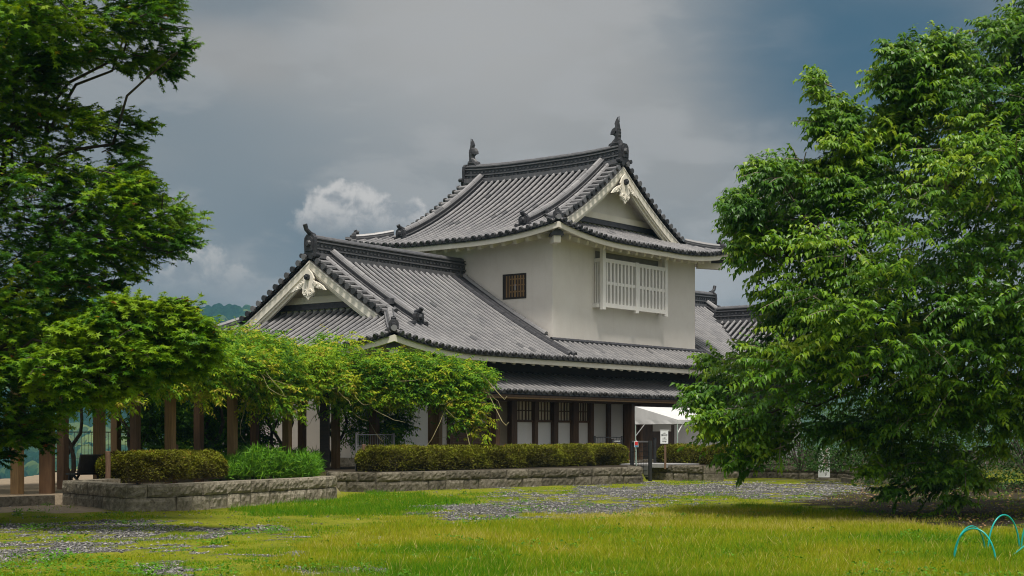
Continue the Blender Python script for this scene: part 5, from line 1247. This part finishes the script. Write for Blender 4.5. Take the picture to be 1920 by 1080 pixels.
# white board on a brown post
c = pt(1245.5, 819.5, 52.0); zc = c[2] - 0.5; r = board('notice_board', 'white notice board with black lettering and an arrow on a brown post', 'notice board', (c[0], c[1], 0.5), 0.0, 0.26, 0.44, zc, thick=0.02)
b = MB(); b.box((0.0, 0.012, -0.1), (0.07, 0.07, zc + 0.20)); b.build('post', M['stakewood'], r)
b = MB(); b.box((-0.14, -0.02, zc + 0.222), (0.17, 0.05, zc + 0.245)); b.build('cap', M['white'], r)
for s_, sz, dz in (('お城の', 0.035, 0.13), ('資料館', 0.072, 0.06), ('入場口', 0.045, -0.035), ('こちらです', 0.034, -0.095)): text(s_, sz, M['ink'], r, (0, tz + .012, zc + dz), (P90, 0, 0))
b = MB(); yy = -0.0135; b.prism([(-0.07, yy, zc - .165), (0.04, yy, zc - .165), (0.04, yy, zc - .18), (0.08, yy, zc - .155), (0.04, yy, zc - .13), (0.04, yy, zc - .145), (-0.07, yy, zc - .145)], (0, 0.006, 0)); b.build('arrow', M['ink'], r)
# small black notice by the fence panel
c = pt(1156.5, 832, 54.6); r = board('black_notice', 'small black notice with white lettering behind the hedge end', 'notice', (c[0], c[1], 0.5), 0.15, 0.34, 0.28, c[2] - .5, 'ink')
for i, s_ in enumerate(('入館時間', '午前九時から', '午後五時まで')): text(s_, 0.062 if i == 0 else 0.05, M['white'], r, (0, -0.02, c[2] - .5 + 0.08 - i * 0.085), (P90, 0, 0))
b = MB(); b.box((-0.02, 0.016, -0.1), (0.02, 0.04, c[2] - .4)); b.build('post', M['black'], r)
# vertical notice under the cherry
c = gnd(1545, 900); r = board('fire_notice', 'upright white notice with red and black lettering on the grass by the shaded wall', 'notice', (c[0], c[1], 0), 0.0, 0.40, 1.02, 0.60)
for i, (ch, mt_) in enumerate((('火', 'dullred'), ('気', 'dullred'), ('厳', 'dullred'), ('禁', 'dullred'), ('で', 'ink'), ('す', 'ink'))): text(ch, 0.185 if i < 4 else 0.15, M[mt_], r, (0.06, tz + .006, 1.02 - i * 0.165), (P90, 0, 0))
for i, ch in enumerate(('津', '山', '市')): text(ch, 0.10, M['ink'], r, (-0.12, tz + .006, 0.60 - i * 0.155), (P90, 0, 0))
b = MB(); b.box((-0.16, 0.02, -.1), (-0.11, 0.06, 0.9)); b.box((0.11, 0.02, -.1), (0.16, 0.06, 0.9)); b.build('leg', M['stakewood'], r)
b = MB(); b.box((-0.26, -0.12, -.05), (0.55, 0.2, 0.055)); b.build('base', M['stone'], r)
# white canvas awning
K = np.array((6.0, 56.0)); AW = empty('awning', (K[0], K[1], 0.5), math.atan2(0.7914, 0.6113)); tag(AW, 'white canvas awning on thin poles beside the entrance', 'awning')
w, ln, ze, za = 1.85, 6.0, 1.60, 2.10
b = MB(); n = 12
def rowp(x, y, z): return (x, y, z)
for (y0, z0_, y1, z1_) in ((0, ze, w, za),):
    for i in range(n):
        x0 = ln * i / n; x1 = ln * (i + 1) / n; s0_ = -0.05 * math.sin(math.pi * (i % 6) / 6); s1_ = -0.05 * math.sin(math.pi * ((i + 1) % 6) / 6)
        for k in range(4):
            a0 = k / 4; a1 = (k + 1) / 4
            def q(x, a, s): return (x, y0 + (y1 - y0) * a, z0_ + (z1_ - z0_) * a + s * math.sin(math.pi * min(a + .2, 1)))
            b.add([q(x0, a0, s0_), q(x1, a0, s1_), q(x1, a1, s1_), q(x0, a1, s0_)], [(0, 1, 2, 3)])
b.add([(0, 0, ze), (0, w, ze), (0, w, za)], [(0, 1, 2)]); b.add([(ln, 0, ze), (ln, w, ze), (ln, w, za)], [(0, 1, 2)])
cv = b.build('canopy', M['canvas'], AW, smooth=False)
b = MB()
for (p, q_) in (((0, 0), (ln, 0)), ((0, w), (ln, w)), ((0, 0), (0, w)), ((ln, 0), (ln, w))):
    for i in range(8):
        a = np.array(p) + (np.array(q_) - np.array(p)) * i / 8; c2 = np.array(p) + (np.array(q_) - np.array(p)) * (i + 1) / 8; f1 = 0.012 * math.sin(i * 2.1); f2 = 0.012 * math.sin((i + 1) * 2.1)
        b.add([(a[0] + f1, a[1] + f1 - .004, ze - 0.16), (c2[0] + f2, c2[1] + f2 - .004, ze - 0.16), (c2[0], c2[1] - .004, ze + 0.0), (a[0], a[1] - .004, ze + 0.0)], [(0, 1, 2, 3)])
b.build('valance', M['canvas'], AW)
for x, y in ((0.02, 0.02), (0.02, w - .02), (ln - .02, .02), (ln - .02, w - .02), (ln * .5, 0.02)):
    b = MB(); b.tube([(x, y, -.1), (x, y, (ze if y < 1 else za) - .01)], 0.022, 8); b.build('pole', M['palepole'], AW)
b = MB(); b.bar((0.02, w - .02, ze - .6), (0.02, w - .55, ze - .02), 0.03, 0.03); b.bar((0.02, 0.02, ze - .5), (0.5, 0.02, ze - .02), 0.03, 0.03); b.build('brace', M['canvas'], AW)
# turquoise hoops pushed in the grass
def hoop(label, a, c, top, Ya, Yc, r=0.011, sk=0.0):
    A_ = pt(*a, Ya); C_ = pt(*c, Yc); A_[2] = -0.12; C_[2] = -0.12; zt = HC + (HZ - top) / F * (Ya + Yc) / 2; b = MB(); pts = []
    for k in range(25):
        t = k / 24; ph = math.pi * t; x = 0.5 - 0.5 * math.cos(ph); x = x + sk * math.sin(ph); p = A_ + (C_ - A_) * x; p[2] = -0.12 + (zt + 0.12) * math.sin(ph) ** 0.85; pts.append(tuple(p))
    base = A_.copy(); base[2] = 0; o = MB(); o.tube([tuple(np.array(p) - base) for p in pts], r, 7); ob = o.build('garden_hoop', M['turquoise'], smooth=True); ob.location = base; tag(ob, label, 'hoop', 'turquoise hoops in the grass')
hoop('turquoise hoop arching nearest, first of the crossing pair', (1788, 1046), (1868, 1056), 991, 19.0, 18.7, sk=-.02)
hoop('turquoise hoop crossing behind its twin, with the shorter reach', (1789, 1045), (1847, 1032), 987, 19.1, 20.2, sk=0.02)
hoop('tallest turquoise hoop standing clear behind the crossing pair', (1852, 1030), (1912, 1026), 965.5, 20.3, 20.6)
hoop('turquoise hoop cut by the picture edge', (1914.5, 1026), (1975, 1026), 962, 20.5, 20.5)
A_ = pt(1890, 1048, 19.2); C_ = pt(1950, 1006, 19.6); b = MB(); b.tube([(0, 0, 0), tuple((C_ - A_) * 0.5 + np.array((0, 0, .02))), tuple(C_ - A_)], 0.0085, 7); ro = b.build('plastic_rod', M['turquoise']); ro.location = A_; tag(ro, 'straight turquoise rod leaning in the grass', 'rod')

# ------------------------------------------------------------------ shrubs in the gloom behind the walls
def shrub(label, c, rx, rz, n, seed, mat='cherry', var0=0.2, leaf=0.11):
    g = np.random.default_rng(seed); root = empty('shrub', tuple(c)); tag(root, label, 'shrub', None); P = unit(g.normal(0, 1, (n, 3))) * (0.75 + 0.3 * g.random((n, 1))); P[:, 2] = np.abs(P[:, 2]); lump = 0.75 + 0.5 * fbm(P[:, 0] * 3 + seed, P[:, 1] * 3 + P[:, 2] * 2, 1.0, 3)
    P = P * lump[:, None] * np.array((rx, rx, rz)); D = unit(P) + g.normal(0, .6, (n, 3)) - np.array((0, 0, .3))
    leaf_mesh('foliage', P, D, np.array((0, 0, 1.)) + g.normal(0, .5, (n, 3)), leaf * (.6 + .7 * g.random(n)), leaf * .42 * (.6 + .7 * g.random(n)), M[mat], root, np.clip(g.normal(var0, .14, n), 0, 1), 'oval', .25)
    rr = random.Random(seed)
    for k in range(9):
        b = MB(); b.tube([(0, 0, -.1), (rr.uniform(-.3, .3) * rx, rr.uniform(-.3, .3) * rx, rz * .4), (rr.uniform(-.7, .7) * rx, rr.uniform(-.7, .7) * rx, rz * .8)], [0.04, .025, .01], 5); b.build('stem', M['bark'], root)
shrub('dark evergreen shrub filling the gloom behind the shaded stone wall', (*pt(1500, 860, 53.5)[:2], 0.4), 2.3, 2.3, 9000, 61, var0=0.12)
shrub('dark shrub behind the stone steps under the cherry', (*pt(1640, 860, 50)[:2], 0.4), 2.2, 2.4, 9000, 62, var0=0.12)
shrub('dark shrub in deep shade near the cherry trunk', (*pt(1800, 860, 47)[:2], 0.0), 3.0, 3.4, 11000, 63, var0=0.1)
shrub('dark shrub at the picture edge beyond the cherry trunk', (*pt(1945, 860, 44)[:2], 0.0), 2.8, 3.6, 11000, 64, var0=0.1)

# ------------------------------------------------------------------ air
def build_haze():
    b = MB(); b.box((-2700, -2700, -56), (2700, 2700, 190)); m = bpy.data.materials.new('haze_air'); m.use_nodes = True; nt = m.node_tree; nt.nodes.clear()
    o = nt.nodes.new('ShaderNodeOutputMaterial'); v = nt.nodes.new('ShaderNodeVolumePrincipled'); v.inputs['Color'].default_value = (0.20, 0.42, 0.62, 1); v.inputs['Density'].default_value = 0.00024; v.inputs['Anisotropy'].default_value = 0.0
    nt.links.new(v.outputs[0], o.inputs['Volume']); h = b.build('haze', m); tag(h, kind='stuff')
build_haze()
